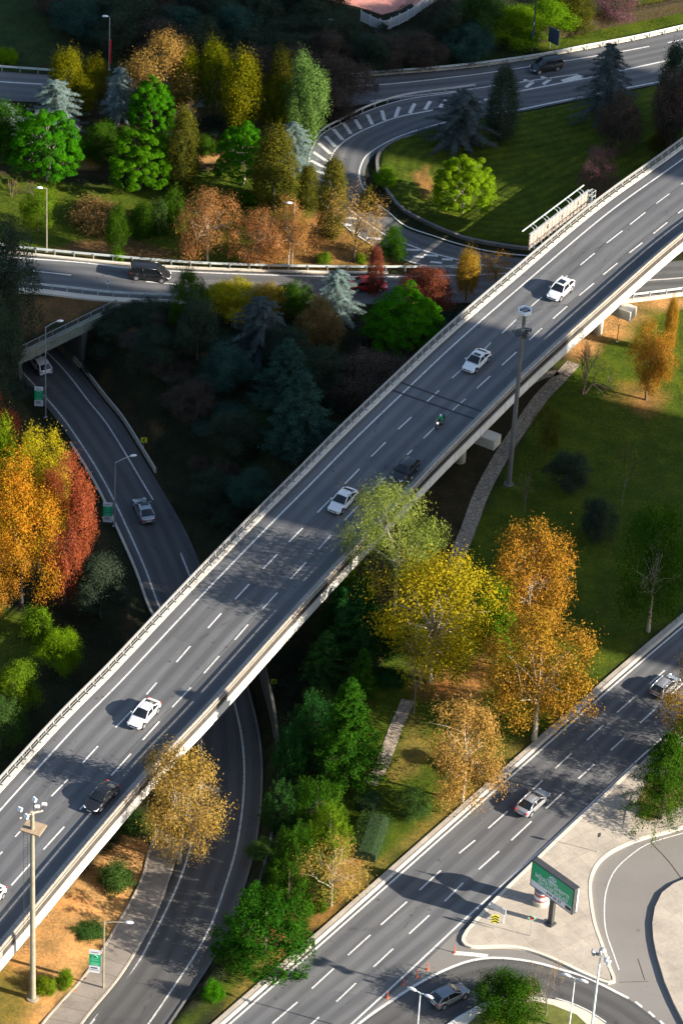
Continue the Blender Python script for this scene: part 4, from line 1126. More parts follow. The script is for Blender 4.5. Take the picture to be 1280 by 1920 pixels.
def thuja(key, seed, h=7, w=7, n=210, per=110, leaf=.2):
    """rounded evergreen of upright tufts"""
    rs = np.random.RandomState(seed)
    d = unit(rs.normal(0, 1, (n, 3))); d[:, 2] = np.abs(d[:, 2])
    R = np.array([w / 2, w / 2, h]) * (rs.uniform(.66, .98, n) * (1 + .13 * np.sin(d[:, 0] * 5 + seed) * np.cos(d[:, 1] * 4)))[:, None]
    cc = d * R; cc[:, 2] *= (.72 + .28 * rs.rand(n))
    ax = unit(d * np.array([.7, .7, .4]) + np.array([0, 0, .75]) + rs.normal(0, .15, (n, 3)))
    L = rs.uniform(.7, 1.4, n)
    k = rs.rand(n, per); sg = (.34 * (1 - k) + .05)[:, :, None]
    c = cc[:, None, :] + ax[:, None, :] * ((k - .35) * L[:, None])[:, :, None] + rs.normal(0, 1, (n, per, 3)) * sg
    nn = d[:, None, :] + .6 * unit(rs.normal(0, 1, (n, per, 3)))
    c = c.reshape(-1, 3); nn = nn.reshape(-1, 3); c[:, 2] = np.abs(c[:, 2]); c = fit(c, h, w, .01)(c)
    t, s = leaves(rs, c, nn, leaf / LEAF, .45, .5)
    mb = MB(); trunk_tube(rs, mb, h * .8, .16, .1); limbs(rs, mb, h * .6, cc[rs.choice(n, 7)] * .85, .12)
    store(key, mesh_of(mb, 'trunk'), quads_mesh('crown', c, t, s), h, w, .0)
for sd_ in (1, 2, 3): thuja('thuja', 270 + sd_)
for sd_ in (1, 2): bare('bare', 280 + sd_, 6, 5, .2, 5, 260)
for sd_ in (1, 2): bare('barebush', 300 + sd_, 4, 5, .0, 4, 420)

PAL = {
 'vivid': [(.013,.055,.003), (.045,.17,.004), (.10,.28,.006), (.026,.11,.004)],
 'lime': [(.05,.11,.004), (.14,.25,.007), (.26,.37,.012), (.09,.17,.006)],
 'olivegold': [(.045,.055,.003), (.14,.135,.005), (.30,.25,.008), (.075,.10,.004)],
 'gold': [(.15,.08,.012), (.34,.19,.022), (.48,.30,.04), (.22,.16,.012)],
 'goldtan': [(.19,.11,.025), (.36,.225,.055), (.47,.32,.09), (.24,.17,.03)],
 'yellow': [(.14,.125,.006), (.37,.31,.012), (.53,.45,.025), (.22,.22,.01)],
 'orange': [(.17,.07,.012), (.36,.165,.022), (.46,.25,.035), (.26,.17,.015)],
 'flame': [(.28,.085,.01), (.45,.19,.014), (.52,.32,.02), (.2,.18,.012)],
 'red': [(.15,.024,.018), (.30,.055,.034), (.40,.11,.05), (.26,.08,.02)],
 'oakbrown': [(.13,.06,.02), (.31,.155,.05), (.44,.25,.085), (.22,.115,.03)],
 'oakorange': [(.17,.08,.02), (.36,.19,.055), (.48,.30,.09), (.26,.14,.03)],
 'rust': [(.08,.02,.012), (.19,.055,.03), (.28,.09,.045), (.1,.035,.02)],
 'blue': [(.10,.15,.14), (.22,.30,.28), (.38,.47,.44), (.15,.21,.19)],
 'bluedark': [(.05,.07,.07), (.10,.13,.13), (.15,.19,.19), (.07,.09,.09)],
 'green': [(.012,.04,.004), (.035,.092,.006), (.075,.165,.008), (.03,.065,.006)],
 'greenlight': [(.05,.11,.02), (.12,.21,.05), (.22,.31,.08), (.09,.16,.03)],
 'greenyellow': [(.04,.10,.006), (.11,.19,.008), (.22,.27,.012), (.06,.13,.01)],
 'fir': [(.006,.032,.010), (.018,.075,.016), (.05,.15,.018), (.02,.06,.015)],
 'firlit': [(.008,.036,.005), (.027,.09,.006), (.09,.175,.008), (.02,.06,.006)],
 'olive': [(.03,.04,.006), (.085,.085,.010), (.19,.155,.018), (.06,.065,.01)],
 'willow': [(.08,.12,.02), (.22,.26,.05), (.38,.40,.11), (.10,.17,.02)],
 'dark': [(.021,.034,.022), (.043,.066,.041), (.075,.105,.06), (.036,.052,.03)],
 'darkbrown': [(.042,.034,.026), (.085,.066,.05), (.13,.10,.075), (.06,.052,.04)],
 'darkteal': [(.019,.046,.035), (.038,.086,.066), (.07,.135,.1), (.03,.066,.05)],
 'plum': [(.08,.035,.045), (.17,.08,.09), (.26,.14,.15), (.1,.05,.055)],
 'brownfeather': [(.13,.075,.025), (.26,.15,.055), (.34,.22,.08), (.14,.12,.03)],
 'hedge': [(.02,.06,.012), (.05,.11,.022), (.09,.16,.035), (.04,.08,.02)],
 'turf': [(.02,.042,.008), (.05,.075,.012), (.10,.11,.02), (.035,.06,.01)],
 'hedgered': [(.06,.045,.012), (.17,.075,.025), (.2,.14,.03), (.06,.11,.012)],
 'twig': [(.16,.13,.115), (.2,.16,.14), (.24,.19,.16), (.18,.15,.12)],
 'twigred': [(.26,.17,.13), (.33,.22,.17), (.36,.26,.2), (.28,.19,.14)],
 'twigdark': [(.055,.045,.04), (.07,.058,.05), (.09,.07,.06), (.06,.05,.045)],
 'purpletwig': [(.12,.085,.095), (.15,.11,.12), (.18,.13,.14), (.13,.1,.1)],
}
LM = {}
def leafm(p):
    if p not in LM: LM[p] = leaf_mat('foliage ' + p, PAL[p])
    return LM[p]
for me_list in PROTO.values():
    for pr_ in me_list:
        pr_[0].materials.append(M['bark']); pr_[1].materials.append(M['bark'])
        if len(pr_) > 5: pr_[5].materials.append(M['bark'])

NAMES = {'plane': 'plane_tree', 'plane_big': 'maple_tree', 'oak': 'oak_tree', 'sparse': 'sparse_tree', 'willow': 'willow_tree', 'dense': 'leafy_tree', 'thuja': 'evergreen_tree', 'column': 'columnar_tree',
         'cypress': 'cypress_tree', 'pine': 'stone_pine', 'cedar': 'cedar_tree', 'fir': 'conifer_tree', 'larch': 'larch_tree', 'shrub': 'shrub', 'ball': 'clipped_shrub', 'bare': 'bare_tree', 'barebush': 'bare_shrub'}
_rs = random.Random(11); _cnt = {}
def set_mat(o, mm):
    o.material_slots[0].link = 'OBJECT'; o.material_slots[0].material = mm

# how far in front of the stem a crown that reaches the ground shows its near edge
FOOT = {'dense': .34, 'thuja': .5, 'fir': .45, 'cedar': .3, 'shrub': .5, 'ball': .5, 'plane_big': .3, 'column': .3, 'cypress': .3, 'barebush': .3}
WIDE = {'plane': 1.14, 'oak': 1.14, 'dense': 1.12, 'sparse': 1.15, 'pine': 1.03, 'plane_big': 1.12, 'cedar': 1.2, 'thuja': 1.06, 'column': 1.08, 'cypress': 1.05, 'willow': 1.12}
def tree(typ, px, yb, yt, wpx, pal, label, group=None, bark='bark', cat=None, rz=None, var=None):
    """a tree standing at the ground point seen at (px, yb), its crown top seen at yt, wpx pixels wide"""
    wpx = wpx * WIDE.get(typ, 1.0)
    if typ in FOOT: px = px - (px - 80) / (10300 - yb) * (yb - yt) * .55      # crowns stand above their foot, posts lean a little in this view
    yb = yb - FOOT.get(typ, 0) * wpx / 2
    g = G(px, yb); s = scale_at(g); k = _cnt.get(typ, 0); _cnt[typ] = k + 1
    pr = PROTO[typ][(k if var is None else var) % len(PROTO[typ])]
    trunk, crown, h0, w0, cb = pr[:5]
    w = wpx / s; cp, sp = math.cos(PITCH), math.sin(PITCH)
    lo, hi = .2, 60.0
    for _ in range(40):
        h = (lo + hi) / 2; a = h * (1 - cb) / 2; hc = h * (1 + cb) / 2
        v = hc * cp + math.hypot(a * cp, w / 2 * sp * .8)
        if v * s > yb - yt: hi = h
        else: lo = h
    h = max(h, .35)
    r = empty(NAMES[typ], tuple(g), _rs.uniform(0, 2 * PI) if rz is None else rz); r.scale = (w / w0, w / w0, h / h0)
    bush = typ in ('shrub', 'ball', 'barebush')
    tag(r, label, cat or ('shrub' if bush else 'tree'), group)
    t = link('stem' if bush else 'trunk', trunk, [], r); set_mat(t, M[bark])
    c = link('foliage' if bush else 'crown', crown, [], r); set_mat(c, leafm(pal))
    if len(pr) > 5:
        l = link('leaves', pr[5], [], r); set_mat(l, leafm('goldtan' if pal != 'plum' else 'plum')); l['kind'] = 'stuff'
    return r

UP = 'trees of the upper park'
for a in [
 # upper park
 ('pine', 90, 338, 212, 132, 'vivid', 'vivid green stone pine with a domed crown, leftmost in the upper park', UP, 'bark_pale'),
 ('cedar', 105, 262, 148, 112, 'blue', 'silvery blue cedar behind the leftmost stone pine', UP),
 ('column', 125, 218, 108, 58, 'olivegold', 'tall olive gold columnar tree beside the road end at upper left', UP),
 ('column', 178, 214, 121, 50, 'olivegold', 'shorter olive gold columnar tree right of a taller one, left of the blue cedars', UP),
 ('column', 156, 226, 148, 46, 'olivegold', 'bright yellow columnar tree in front of two others, between two blue cedars', UP),
 ('plane', 302, 218, 70, 128, 'goldtan', 'sparse golden plane tree topping the upper park, before the dark wood', UP, 'bark_pale'),
 ('cedar', 226, 240, 130, 72, 'blue', 'upright silver cedar between the yellow column and a vivid pine', UP),
 ('pine', 284, 262, 150, 92, 'vivid', 'vivid green pine right of the upright silver cedar', UP),
 ('dense', 186, 316, 236, 62, 'green', 'dark bushy tree with a lime top between two stone pines', UP),
 ('pine', 262, 356, 244, 122, 'vivid', 'broad vivid pine with low branches over the shaded lawn', UP),
 ('bare', 349, 275, 188, 56, 'purpletwig', 'leafless purplish tree behind the olive cypress', UP, 'twig_purple'),
 ('cypress', 345, 370, 220, 56, 'olive', 'slim olive brown cypress standing alone on the bright lawn', UP),
 ('column', 352, 238, 114, 52, 'olivegold', 'olive gold columnar tree right of the golden plane', UP),
 ('column', 403, 238, 96, 56, 'olivegold', 'highest olive gold column, against the dark wood', UP),
 ('column', 453, 274, 122, 68, 'olivegold', 'widest and brightest gold column of the row, above a stone pine', UP),
 ('column', 518, 264, 157, 60, 'olivegold', 'gold column between the widest one and the pale green tree', UP),
 ('column', 527, 255, 112, 46, 'olive', 'dull olive column half hidden behind the gold row', UP),
 ('dense', 573, 296, 117, 76, 'greenlight', 'tall pale green tree at the corner of the striped ramp shoulder', UP),
 ('cedar', 551, 330, 229, 86, 'blue', 'silver blue cedar beside the striped ramp shoulder', UP),
 ('pine', 455, 347, 238, 102, 'vivid', 'flat topped stone pine with a crooked trunk in a stone ring', UP, 'bark_pale'),
 ('cypress', 515, 402, 254, 78, 'olive', 'big dark olive conifer, the stoutest of the cypresses', UP),
 ('cypress', 578, 398, 318, 40, 'olive', 'small brownish cypress between the stoutest cypress and a tall one', UP),
 ('cypress', 623, 452, 309, 54, 'olive', 'tall dark cypress by the road gore', UP),
 ('oak', 389, 492, 362, 108, 'oakbrown', 'round pinkish brown oak, leftmost of the oaks by the guardrail', UP, 'bark_pale'),
 ('oak', 484, 498, 392, 98, 'oakbrown', 'dull brown oak second from left by the guardrail', UP, 'bark_pale'),
 ('oak', 540, 499, 384, 96, 'oakorange', 'brown oak behind the lamp post at the guardrail', UP, 'bark_pale'),
 ('sparse', 664, 492, 354, 96, 'oakorange', 'airy orange oak beside the gore stripes, right of the other oaks', UP, 'bark_dark'),
 ('shrub', 690, 400, 352, 36, 'olive', 'small olive bush topping the airy orange oak', None),
 ('dense', 739, 500, 424, 50, 'green', 'small dark green tree at the tip of the gore', UP),
 ('shrub', 186, 442, 370, 104, 'brownfeather', 'feathery orange brown shrub above the cross road', 'shrubs of the upper park'),
 ('dense', 72, 444, 352, 60, 'greenyellow', 'green bushy tree behind the lamp post near the cross road', UP),
 ('dense', 220, 489, 386, 42, 'green', 'narrow green tree leaning over the guardrail', UP),
 ('shrub', 266, 452, 384, 50, 'green', 'dark green bush right of the narrow green tree', 'shrubs of the upper park'),
 ('shrub', 298, 446, 382, 36, 'hedge', 'pale leaved bush right of the dark green bush above the cross road', 'shrubs of the upper park'),
 ('shrub', 325, 436, 356, 46, 'green', 'dark bush below the lone olive cypress', 'shrubs of the upper park'),
 ('ball', 607, 500, 472, 32, 'greenyellow', 'round clipped shrub before the oaks, beside the guardrail', 'clipped shrubs'),
 ('ball', 676, 497, 472, 26, 'greenyellow', 'smaller round shrub below the airy orange oak', 'clipped shrubs'),
 ('shrub', 222, 492, 465, 26, 'greenyellow', 'low bright bush at the foot of the narrow green tree', 'shrubs of the upper park'),
 ('barebush', 22, 372, 336, 26, 'twigred', 'little leafless bush on the lawn at the left edge', None, 'twig_brown'),
 ('barebush', 62, 372, 336, 44, 'twig', 'grey leafless bush behind the lamp post', None, 'twig_grey'),
 ('shrub', 418, 400, 372, 44, 'green', 'low dark bush right of the pinkish brown oak', None),
 ('shrub', 462, 392, 360, 40, 'green', 'low dark bush between the crooked pine and the stoutest cypress', None),
 ('dense', 12, 312, 196, 86, 'green', 'dark green tree cut by the left edge beside the blue cedar', UP),
 ('cedar', 8, 262, 190, 80, 'blue', 'blue grey cedar cut by the left edge above the dark green tree', UP),
 ('shrub', 12, 122, 90, 44, 'lime', 'lime yellow bush on the verge at the far left', None),
 ('dense', 625, 236, 108, 130, 'darkbrown', 'brown leafless looking tree in shade left of the striped shoulder', 'dark trees beside the top road'),
 ('dense', 560, 190, 92, 110, 'darkbrown', 'dark brown tree behind the pale green tree', 'dark trees beside the top road'),
 ('dense', 480, 176, 88, 90, 'darkbrown', 'dark brown tree behind the gold columns', 'dark trees beside the top road'),
 # loop ramp lawn
 ('cedar', 869, 292, 164, 134, 'bluedark', 'wide dark grey cedar inside the loop', 'trees inside the loop'),
 ('cypress', 942, 268, 138, 56, 'dark', 'dark cypress right of the wide grey cedar', 'trees inside the loop'),
 ('cedar', 1140, 248, 88, 112, 'bluedark', 'tall dark cedar overlapping the top road', 'trees inside the loop'),
 ('dense', 1162, 300, 178, 76, 'darkbrown', 'brown tree in shade below the tall dark cedar', 'trees inside the loop'),
 ('cypress', 1262, 242, 98, 52, 'dark', 'black green conifer at the right edge by the top road', 'trees inside the loop'),
 ('dense', 1264, 300, 140, 74, 'darkbrown', 'reddish brown tree at the right edge above the viaduct', 'trees inside the loop'),
 ('pine', 866, 398, 290, 120, 'lime', 'sunlit lime green pine alone on the loop lawn', 'trees inside the loop', 'bark_pale'),
 ('oak', 1118, 368, 282, 66, 'plum', 'small plum tree with pinkish leaves before the viaduct', 'trees inside the loop', 'bark_dark'),
 ('shrub', 1240, 288, 246, 50, 'olive', 'olive bush beside the viaduct railing at upper right', None),
 ('shrub', 722, 356, 316, 44, 'lime', 'bright creeping bush by the stone wall of the loop', None),
 # top right
 ('dense', 965, 100, 6, 110, 'lime', 'bright yellow green tree over the verge at the top', 'trees behind the top road'),
 ('dense', 1030, 78, -6, 100, 'lime', 'yellow green tree right of the tall lamp post, at the top', 'trees behind the top road'),
 ('dense', 905, 92, -30, 80, 'hedge', 'grey green tree between the dark wood and the bright one', 'trees behind the top road'),
 ('dense', 1085, 70, -14, 84, 'olive', 'olive tree behind the reddish hedge', 'trees behind the top road'),
 ('oak', 1150, 40, -34, 80, 'plum', 'pinkish bare tree at the top edge, left of the mesh fence', 'trees behind the top road'),
 # between cross road and cutting
 ('dense', 356, 640, 513, 68, 'green', 'dark green tree at the corner of the cross road bank', 'trees on the valley bank'),
 ('dense', 432, 612, 524, 110, 'yellow', 'yellow topped bushy tree along the cross road', 'trees on the valley bank'),
 ('dense', 508, 614, 532, 70, 'gold', 'golden bushy tree right of the yellow topped one', 'trees on the valley bank'),
 ('dense', 552, 608, 526, 70, 'green', 'dark green bush tree between the golden one and the silver cedar', 'trees on the valley bank'),
 ('cedar', 490, 690, 552, 122, 'bluedark', 'grey cedar standing in the valley shade', 'trees on the valley bank'),
 ('cedar', 632, 610, 503, 94, 'blue', 'sunlit silver cedar hiding the red car\'s tail', 'trees on the valley bank'),
 ('cypress', 704, 556, 470, 30, 'rust', 'slim rusty conifer in front of the red car', 'trees on the valley bank'),
 ('pine', 752, 668, 540, 138, 'vivid', 'vivid green pine lit at the edge of the valley', 'trees on the valley bank'),
 ('dense', 805, 604, 500, 96, 'rust', 'dark red brown tree beside the viaduct', 'trees on the valley bank'),
 ('column', 877, 572, 477, 40, 'gold', 'slim yellow column by the viaduct railing', 'trees on the valley bank'),
 ('sparse', 926, 545, 470, 60, 'orange', 'small orange tree touching the viaduct railing', 'trees on the valley bank'),
 ('dense', 602, 665, 562, 88, 'brownfeather', 'brown tree in shade below the silver cedar', 'trees on the valley bank'),
 ('fir', 540, 792, 634, 134, 'darkteal', 'dark teal conifer deep in the valley', 'conifers in the valley'),
 ('fir', 566, 888, 694, 154, 'darkteal', 'largest dark teal conifer in the valley, near the viaduct', 'conifers in the valley'),
 ('dense', 690, 782, 656, 130, 'darkbrown', 'dark leafless looking tree between the valley conifers and the viaduct', 'conifers in the valley'),
 ('dense', 372, 690, 560, 80, 'dark', 'black green tree below the cross road bank', 'trees on the valley bank'),
 # far left
 ('dense', 22, 650, 428, 112, 'dark', 'big black green tree hiding the end of the cross road', None),
 ('dense', -10, 760, 560, 90, 'dark', 'dark tree beside the left end of the underpass', None),
 ('plane_big', 40, 1160, 850, 150, 'flame', 'large orange and yellow maple, biggest tree at the left edge', 'maples beside the ramp', 'bark_dark'),
 ('plane_big', 126, 1160, 858, 98, 'red', 'red maple right of the large orange one', 'maples beside the ramp', 'bark_dark'),
 ('plane_big', -8, 930, 735, 90, 'red', 'dark red maple at the left edge above the orange one', 'maples beside the ramp', 'bark_dark'),
 ('plane_big', 70, 1090, 812, 116, 'yellow', 'golden yellow maple behind the large orange one', 'maples beside the ramp', 'bark_dark'),
 ('plane_big', 4, 1060, 790, 90, 'lime', 'yellow green maple at the left edge between the dark red and the orange one', 'maples beside the ramp', 'bark_dark'),
 ('plane_big', -14, 1170, 980, 110, 'orange', 'orange maple cut by the left edge, lowest of the maples', 'maples beside the ramp', 'bark_dark'),
 ('shrub', 72, 1208, 1142, 58, 'greenyellow', 'green bush under the maples', 'bushes on the left bank'),
 ('dense', 114, 1278, 1174, 74, 'lime', 'bright green bushy tree below the red maple', 'bushes on the left bank'),
 ('dense', 28, 1352, 1238, 88, 'greenyellow', 'green bushy tree at the left edge beside the viaduct', 'bushes on the left bank'),
 ('dense', 2, 1416, 1304, 84, 'hedge', 'lowest bushy tree at the left edge, touching the viaduct', 'bushes on the left bank'),
 ('dense', 190, 1176, 1036, 100, 'dark', 'dark shaded tree between the red maple and the sunken ramp', 'bushes on the left bank'),
 ('shrub', 180, 1122, 1072, 36, 'lime', 'lime tuft lit at the edge of the dark shaded tree', None),
 # centre
 ('willow', 736, 1166, 893, 196, 'willow', 'large pale green willow leaning over the viaduct parapet', None, 'bark_pale'),
 ('barebush', 692, 1126, 1046, 106, 'twigred', 'reddish leafless thicket below the willow', None, 'twig_brown'),
 ('thuja', 656, 1118, 1040, 70, 'vivid', 'vivid green bush against the viaduct parapet below the willow', None),
 ('fir', 676, 1272, 1076, 134, 'fir', 'dark conifer beside the viaduct, upper one of the row', 'conifers along the ramp'),
 ('fir', 680, 1330, 1212, 72, 'firlit', 'small bright topped conifer between two bigger ones', 'conifers along the ramp'),
 ('fir', 655, 1508, 1262, 164, 'firlit', 'large layered green conifer left of the stone path', 'conifers along the ramp'),
 ('plane', 806, 1278, 1026, 206, 'yellow', 'broad yellow plane tree with pale leaning trunk', 'plane trees of the park', 'bark_pale'),
 ('dense', 936, 1262, 1086, 80, 'greenyellow', 'green tree between the yellow and the orange planes', None),
 ('plane', 986, 1216, 968, 150, 'orange', 'tall orange plane tree, farther of the two orange ones', 'plane trees of the park', 'bark_pale'),
 ('plane', 1000, 1388, 1140, 186, 'gold', 'golden orange plane tree nearest the avenue kerb', 'plane trees of the park', 'bark_pale'),
 ('oak', 866, 1503, 1300, 156, 'oakorange', 'copper brown tree with forked pale trunk by the avenue kerb', None, 'bark_pale'),
 ('bare', 774, 1342, 1172, 82, 'twig', 'leafless grey tree below the yellow plane', None, 'twig_grey'),
 ('dense', 778, 1546, 1472, 56, 'hedge', 'small lollipop tree on the lawn beside the avenue', None),
 ('thuja', 620, 1618, 1496, 78, 'greenyellow', 'yellow green bushy tree in the thicket beside the ramp', 'thicket beside the ramp'),
 ('sparse', 620, 1698, 1560, 120, 'goldtan', 'half bare golden tree with crooked white trunk at the avenue verge', None, 'bark_pale'),
 ('thuja', 502, 1834, 1664, 166, 'firlit', 'big rounded green tree at the tip between ramp and avenue', 'thicket beside the ramp'),
 ('thuja', 556, 1668, 1536, 84, 'firlit', 'green bushy tree left of the yellow green one', 'thicket beside the ramp'),
 ('thuja', 542, 1738, 1598, 92, 'firlit', 'green bushy tree above the big rounded one', 'thicket beside the ramp'),
 ('thuja', 590, 1706, 1610, 80, 'green', 'green bush at the foot of the half bare golden tree', 'thicket beside the ramp'),
 ('thuja', 548, 1470, 1358, 70, 'fir', 'dark bush left of the large layered conifer', 'thicket beside the ramp'),
 ('thuja', 530, 1560, 1460, 70, 'fir', 'dark bush beside the retaining wall', 'thicket beside the ramp'),
 ('thuja', 596, 1560, 1450, 90, 'green', 'shaded bush below the large layered conifer', 'thicket beside the ramp'),
 ('fir', 612, 1306, 1176, 104, 'fir', 'dark conifer under the viaduct edge, left of the small bright topped one', 'conifers along the ramp'),
 ('fir', 640, 1216, 1096, 96, 'fir', 'dark conifer nearest the viaduct in the row', 'conifers along the ramp'),
 ('thuja', 596, 1412, 1300, 96, 'fir', 'dark rounded evergreen left of the large layered conifer', 'conifers along the ramp'),
 ('fir', 726, 1250, 1130, 80, 'fir', 'dark conifer behind the leafless grey tree', 'conifers along the ramp'),
 ('shrub', 400, 1880, 1836, 40, 'vivid', 'single bright bush in the grass tip between ramp and avenue', None),
 ('plane', 336, 1618, 1394, 150, 'goldtan', 'golden plane tree hiding part of the viaduct parapet at lower left', None, 'bark_pale'),
 # lower left bank
 ('shrub', 218, 1680, 1618, 72, 'hedge', 'broad bush on the orange bank above the street lamp', 'bushes on the orange bank'),
 ('shrub', 165, 1766, 1728, 64, 'hedge', 'flat dark bush left of the street lamp', 'bushes on the orange bank'),
 ('ball', 86, 1868, 1830, 44, 'greenyellow', 'rounded green bush at the foot of the left mast', 'bushes on the orange bank'),
 ('ball', 121, 1858, 1814, 38, 'greenyellow', 'spiky topped green bush right of the mast foot', 'bushes on the orange bank'),
 ('shrub', 258, 1566, 1522, 64, 'hedge', 'dark bush under the golden plane, beside the viaduct', 'bushes on the orange bank'),
 ('shrub', 103, 1685, 1674, 14, 'olive', 'tiny tuft on the orange bank', None),
 # right park
 ('barebush', 1099, 752, 640, 96, 'twigred', 'brown leafless thicket right of the viaduct pier', None, 'twig_brown'),
 ('plane', 1210, 750, 606, 84, 'orange', 'slender yellow orange tree at the edge of the building shadow', None),
 ('column', 1257, 668, 568, 22, 'orange', 'thin young orange tree at the right edge', None),
 ('dense', 1066, 934, 846, 76, 'dark', 'black bush in the shaded park', 'shaded shrubs of the park'),
 ('dense', 1126, 1022, 934, 72, 'dark', 'black bush below the other, beside a thin bare tree', 'shaded shrubs of the park'),
 ('bare', 1165, 950, 826, 44, 'twigdark', 'thin bare tree above the dark plane', None, 'twig_grey'),
 ('bare', 985, 962, 880, 50, 'twig', 'thin bare tree beside the foot of the right mast', None, 'twig_grey'),
 ('oak', 1022, 850, 760, 50, 'olive', 'thin shaded sapling near the stone path', None),
 ('plane', 1214, 1184, 938, 134, 'green', 'dark green plane with forked pale trunk near the avenue', None, 'bark_pale'),
 ('plane', 1292, 1440, 1202, 122, 'gold', 'golden orange tree at the right edge over the avenue', None),
 ('larch', 1236, 1538, 1362, 158, 'green', 'drooping larch in the square tree pit', None, 'bark_dark'),
 ('dense', 1330, 1480, 1330, 120, 'greenyellow', 'green tree cut by the right edge beside the larch', None),
 # beyond the right edge: these throw the leafy shade on the avenue
 ('plane', 1400, 1392, 1200, 150, 'gold', 'golden tree beyond the right edge shading the avenue', None),
 # planted island
 ('dense', 962, 1930, 1810, 126, 'green', 'dense dark green tree on the small planted island', None, 'bark_dark'),
 ('bare', 1022, 1904, 1782, 96, 'twigred', 'leaning bare tree on the small planted island', None, 'twig_grey'),
 ('ball', 950, 1945, 1898, 110, 'greenyellow', 'low yellow green bush below the island tree', None),
]:
    tree(*a)

# the dark wood along the top of the photograph
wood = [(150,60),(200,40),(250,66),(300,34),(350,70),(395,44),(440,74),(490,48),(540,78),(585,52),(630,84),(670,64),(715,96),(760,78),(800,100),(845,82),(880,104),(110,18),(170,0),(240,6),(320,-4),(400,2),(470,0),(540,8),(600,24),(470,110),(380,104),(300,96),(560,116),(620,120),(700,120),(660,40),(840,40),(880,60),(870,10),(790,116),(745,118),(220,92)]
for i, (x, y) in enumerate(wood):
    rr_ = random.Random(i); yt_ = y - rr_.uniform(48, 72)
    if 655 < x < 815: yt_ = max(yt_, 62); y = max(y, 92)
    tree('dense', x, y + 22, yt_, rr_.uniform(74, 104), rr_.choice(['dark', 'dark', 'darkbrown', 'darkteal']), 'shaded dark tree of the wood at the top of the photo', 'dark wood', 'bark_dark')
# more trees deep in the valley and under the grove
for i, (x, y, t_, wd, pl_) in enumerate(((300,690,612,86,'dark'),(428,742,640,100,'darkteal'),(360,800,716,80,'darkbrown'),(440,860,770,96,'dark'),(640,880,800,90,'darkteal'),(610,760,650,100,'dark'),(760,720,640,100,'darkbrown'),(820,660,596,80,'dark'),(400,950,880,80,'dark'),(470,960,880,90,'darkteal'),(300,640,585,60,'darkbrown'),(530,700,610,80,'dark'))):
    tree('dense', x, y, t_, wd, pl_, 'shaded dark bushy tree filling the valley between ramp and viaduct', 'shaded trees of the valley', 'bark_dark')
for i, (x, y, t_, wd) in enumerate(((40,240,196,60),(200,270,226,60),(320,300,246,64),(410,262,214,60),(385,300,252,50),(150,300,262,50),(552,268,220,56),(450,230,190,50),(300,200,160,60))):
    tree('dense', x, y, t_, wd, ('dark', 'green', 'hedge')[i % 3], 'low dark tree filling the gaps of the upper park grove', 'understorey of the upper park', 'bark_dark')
# undergrowth bushes on the valley banks: each one a shrub of its own
vb = [(250,640),(290,620),(330,700),(300,690),(345,760),(270,690),(400,720),(430,780),(390,800),(450,850),(420,900),(470,720),(360,640),(420,640),(380,870),(400,960),(430,980),(480,900),(500,830),(620,840),(640,760),(600,730),(650,700),(560,600),(700,640),(780,620),(840,610),(880,600),(320,600),(280,585),(100,590),(150,600),(50,600),(160,780),(200,1000),(215,1060),(150,900),(130,1010),(60,700),(20,720)]
for i, (x, y) in enumerate(vb):
    g_ = G(x, y + 14)
    if np.min(np.hypot(r2c[:, 0] - g_[0], r2c[:, 1] - g_[1])) < R2HALF + 4.5: continue
    rr_ = random.Random(100 + i)
    hpx = rr_.uniform(26, 52)
    tree('shrub', x, y + 14, y + 14 - hpx, rr_.uniform(48, 84), rr_.choice(['dark', 'darkbrown', 'dark', 'darkteal']), 'low dark bush in the shaded undergrowth of the valley', 'valley undergrowth bushes', 'bark_dark')
for (x, y, hp_, wd_) in ((212,640,44,70),(196,676,36,54),(236,612,40,70),(176,700,26,40),(18,712,50,60),(8,690,60,70),(206,600,30,46),(60,730,24,40)):
    tree('shrub', x, y, y - hp_, wd_, 'dark', 'dark ivy bush crowding the side of the underpass mouth', 'ivy bushes at the underpass', 'bark_dark')
rb = [(556,1420),(520,1640),(500,1700),(490,1600),(575,1500),(610,1240),(600,1310),(560,1290),(590,1390),(630,1180),(545,1240),(740,1200),(730,1280)]
for i, (x, y) in enumerate(rb):
    rr_ = random.Random(200 + i)
    tree('shrub', x, y + 14, y - 28, rr_.uniform(54, 80), rr_.choice(['fir', 'hedge', 'dark']), 'dark green bush filling the gaps of the conifer row', 'bushes among the conifers', 'bark_dark')

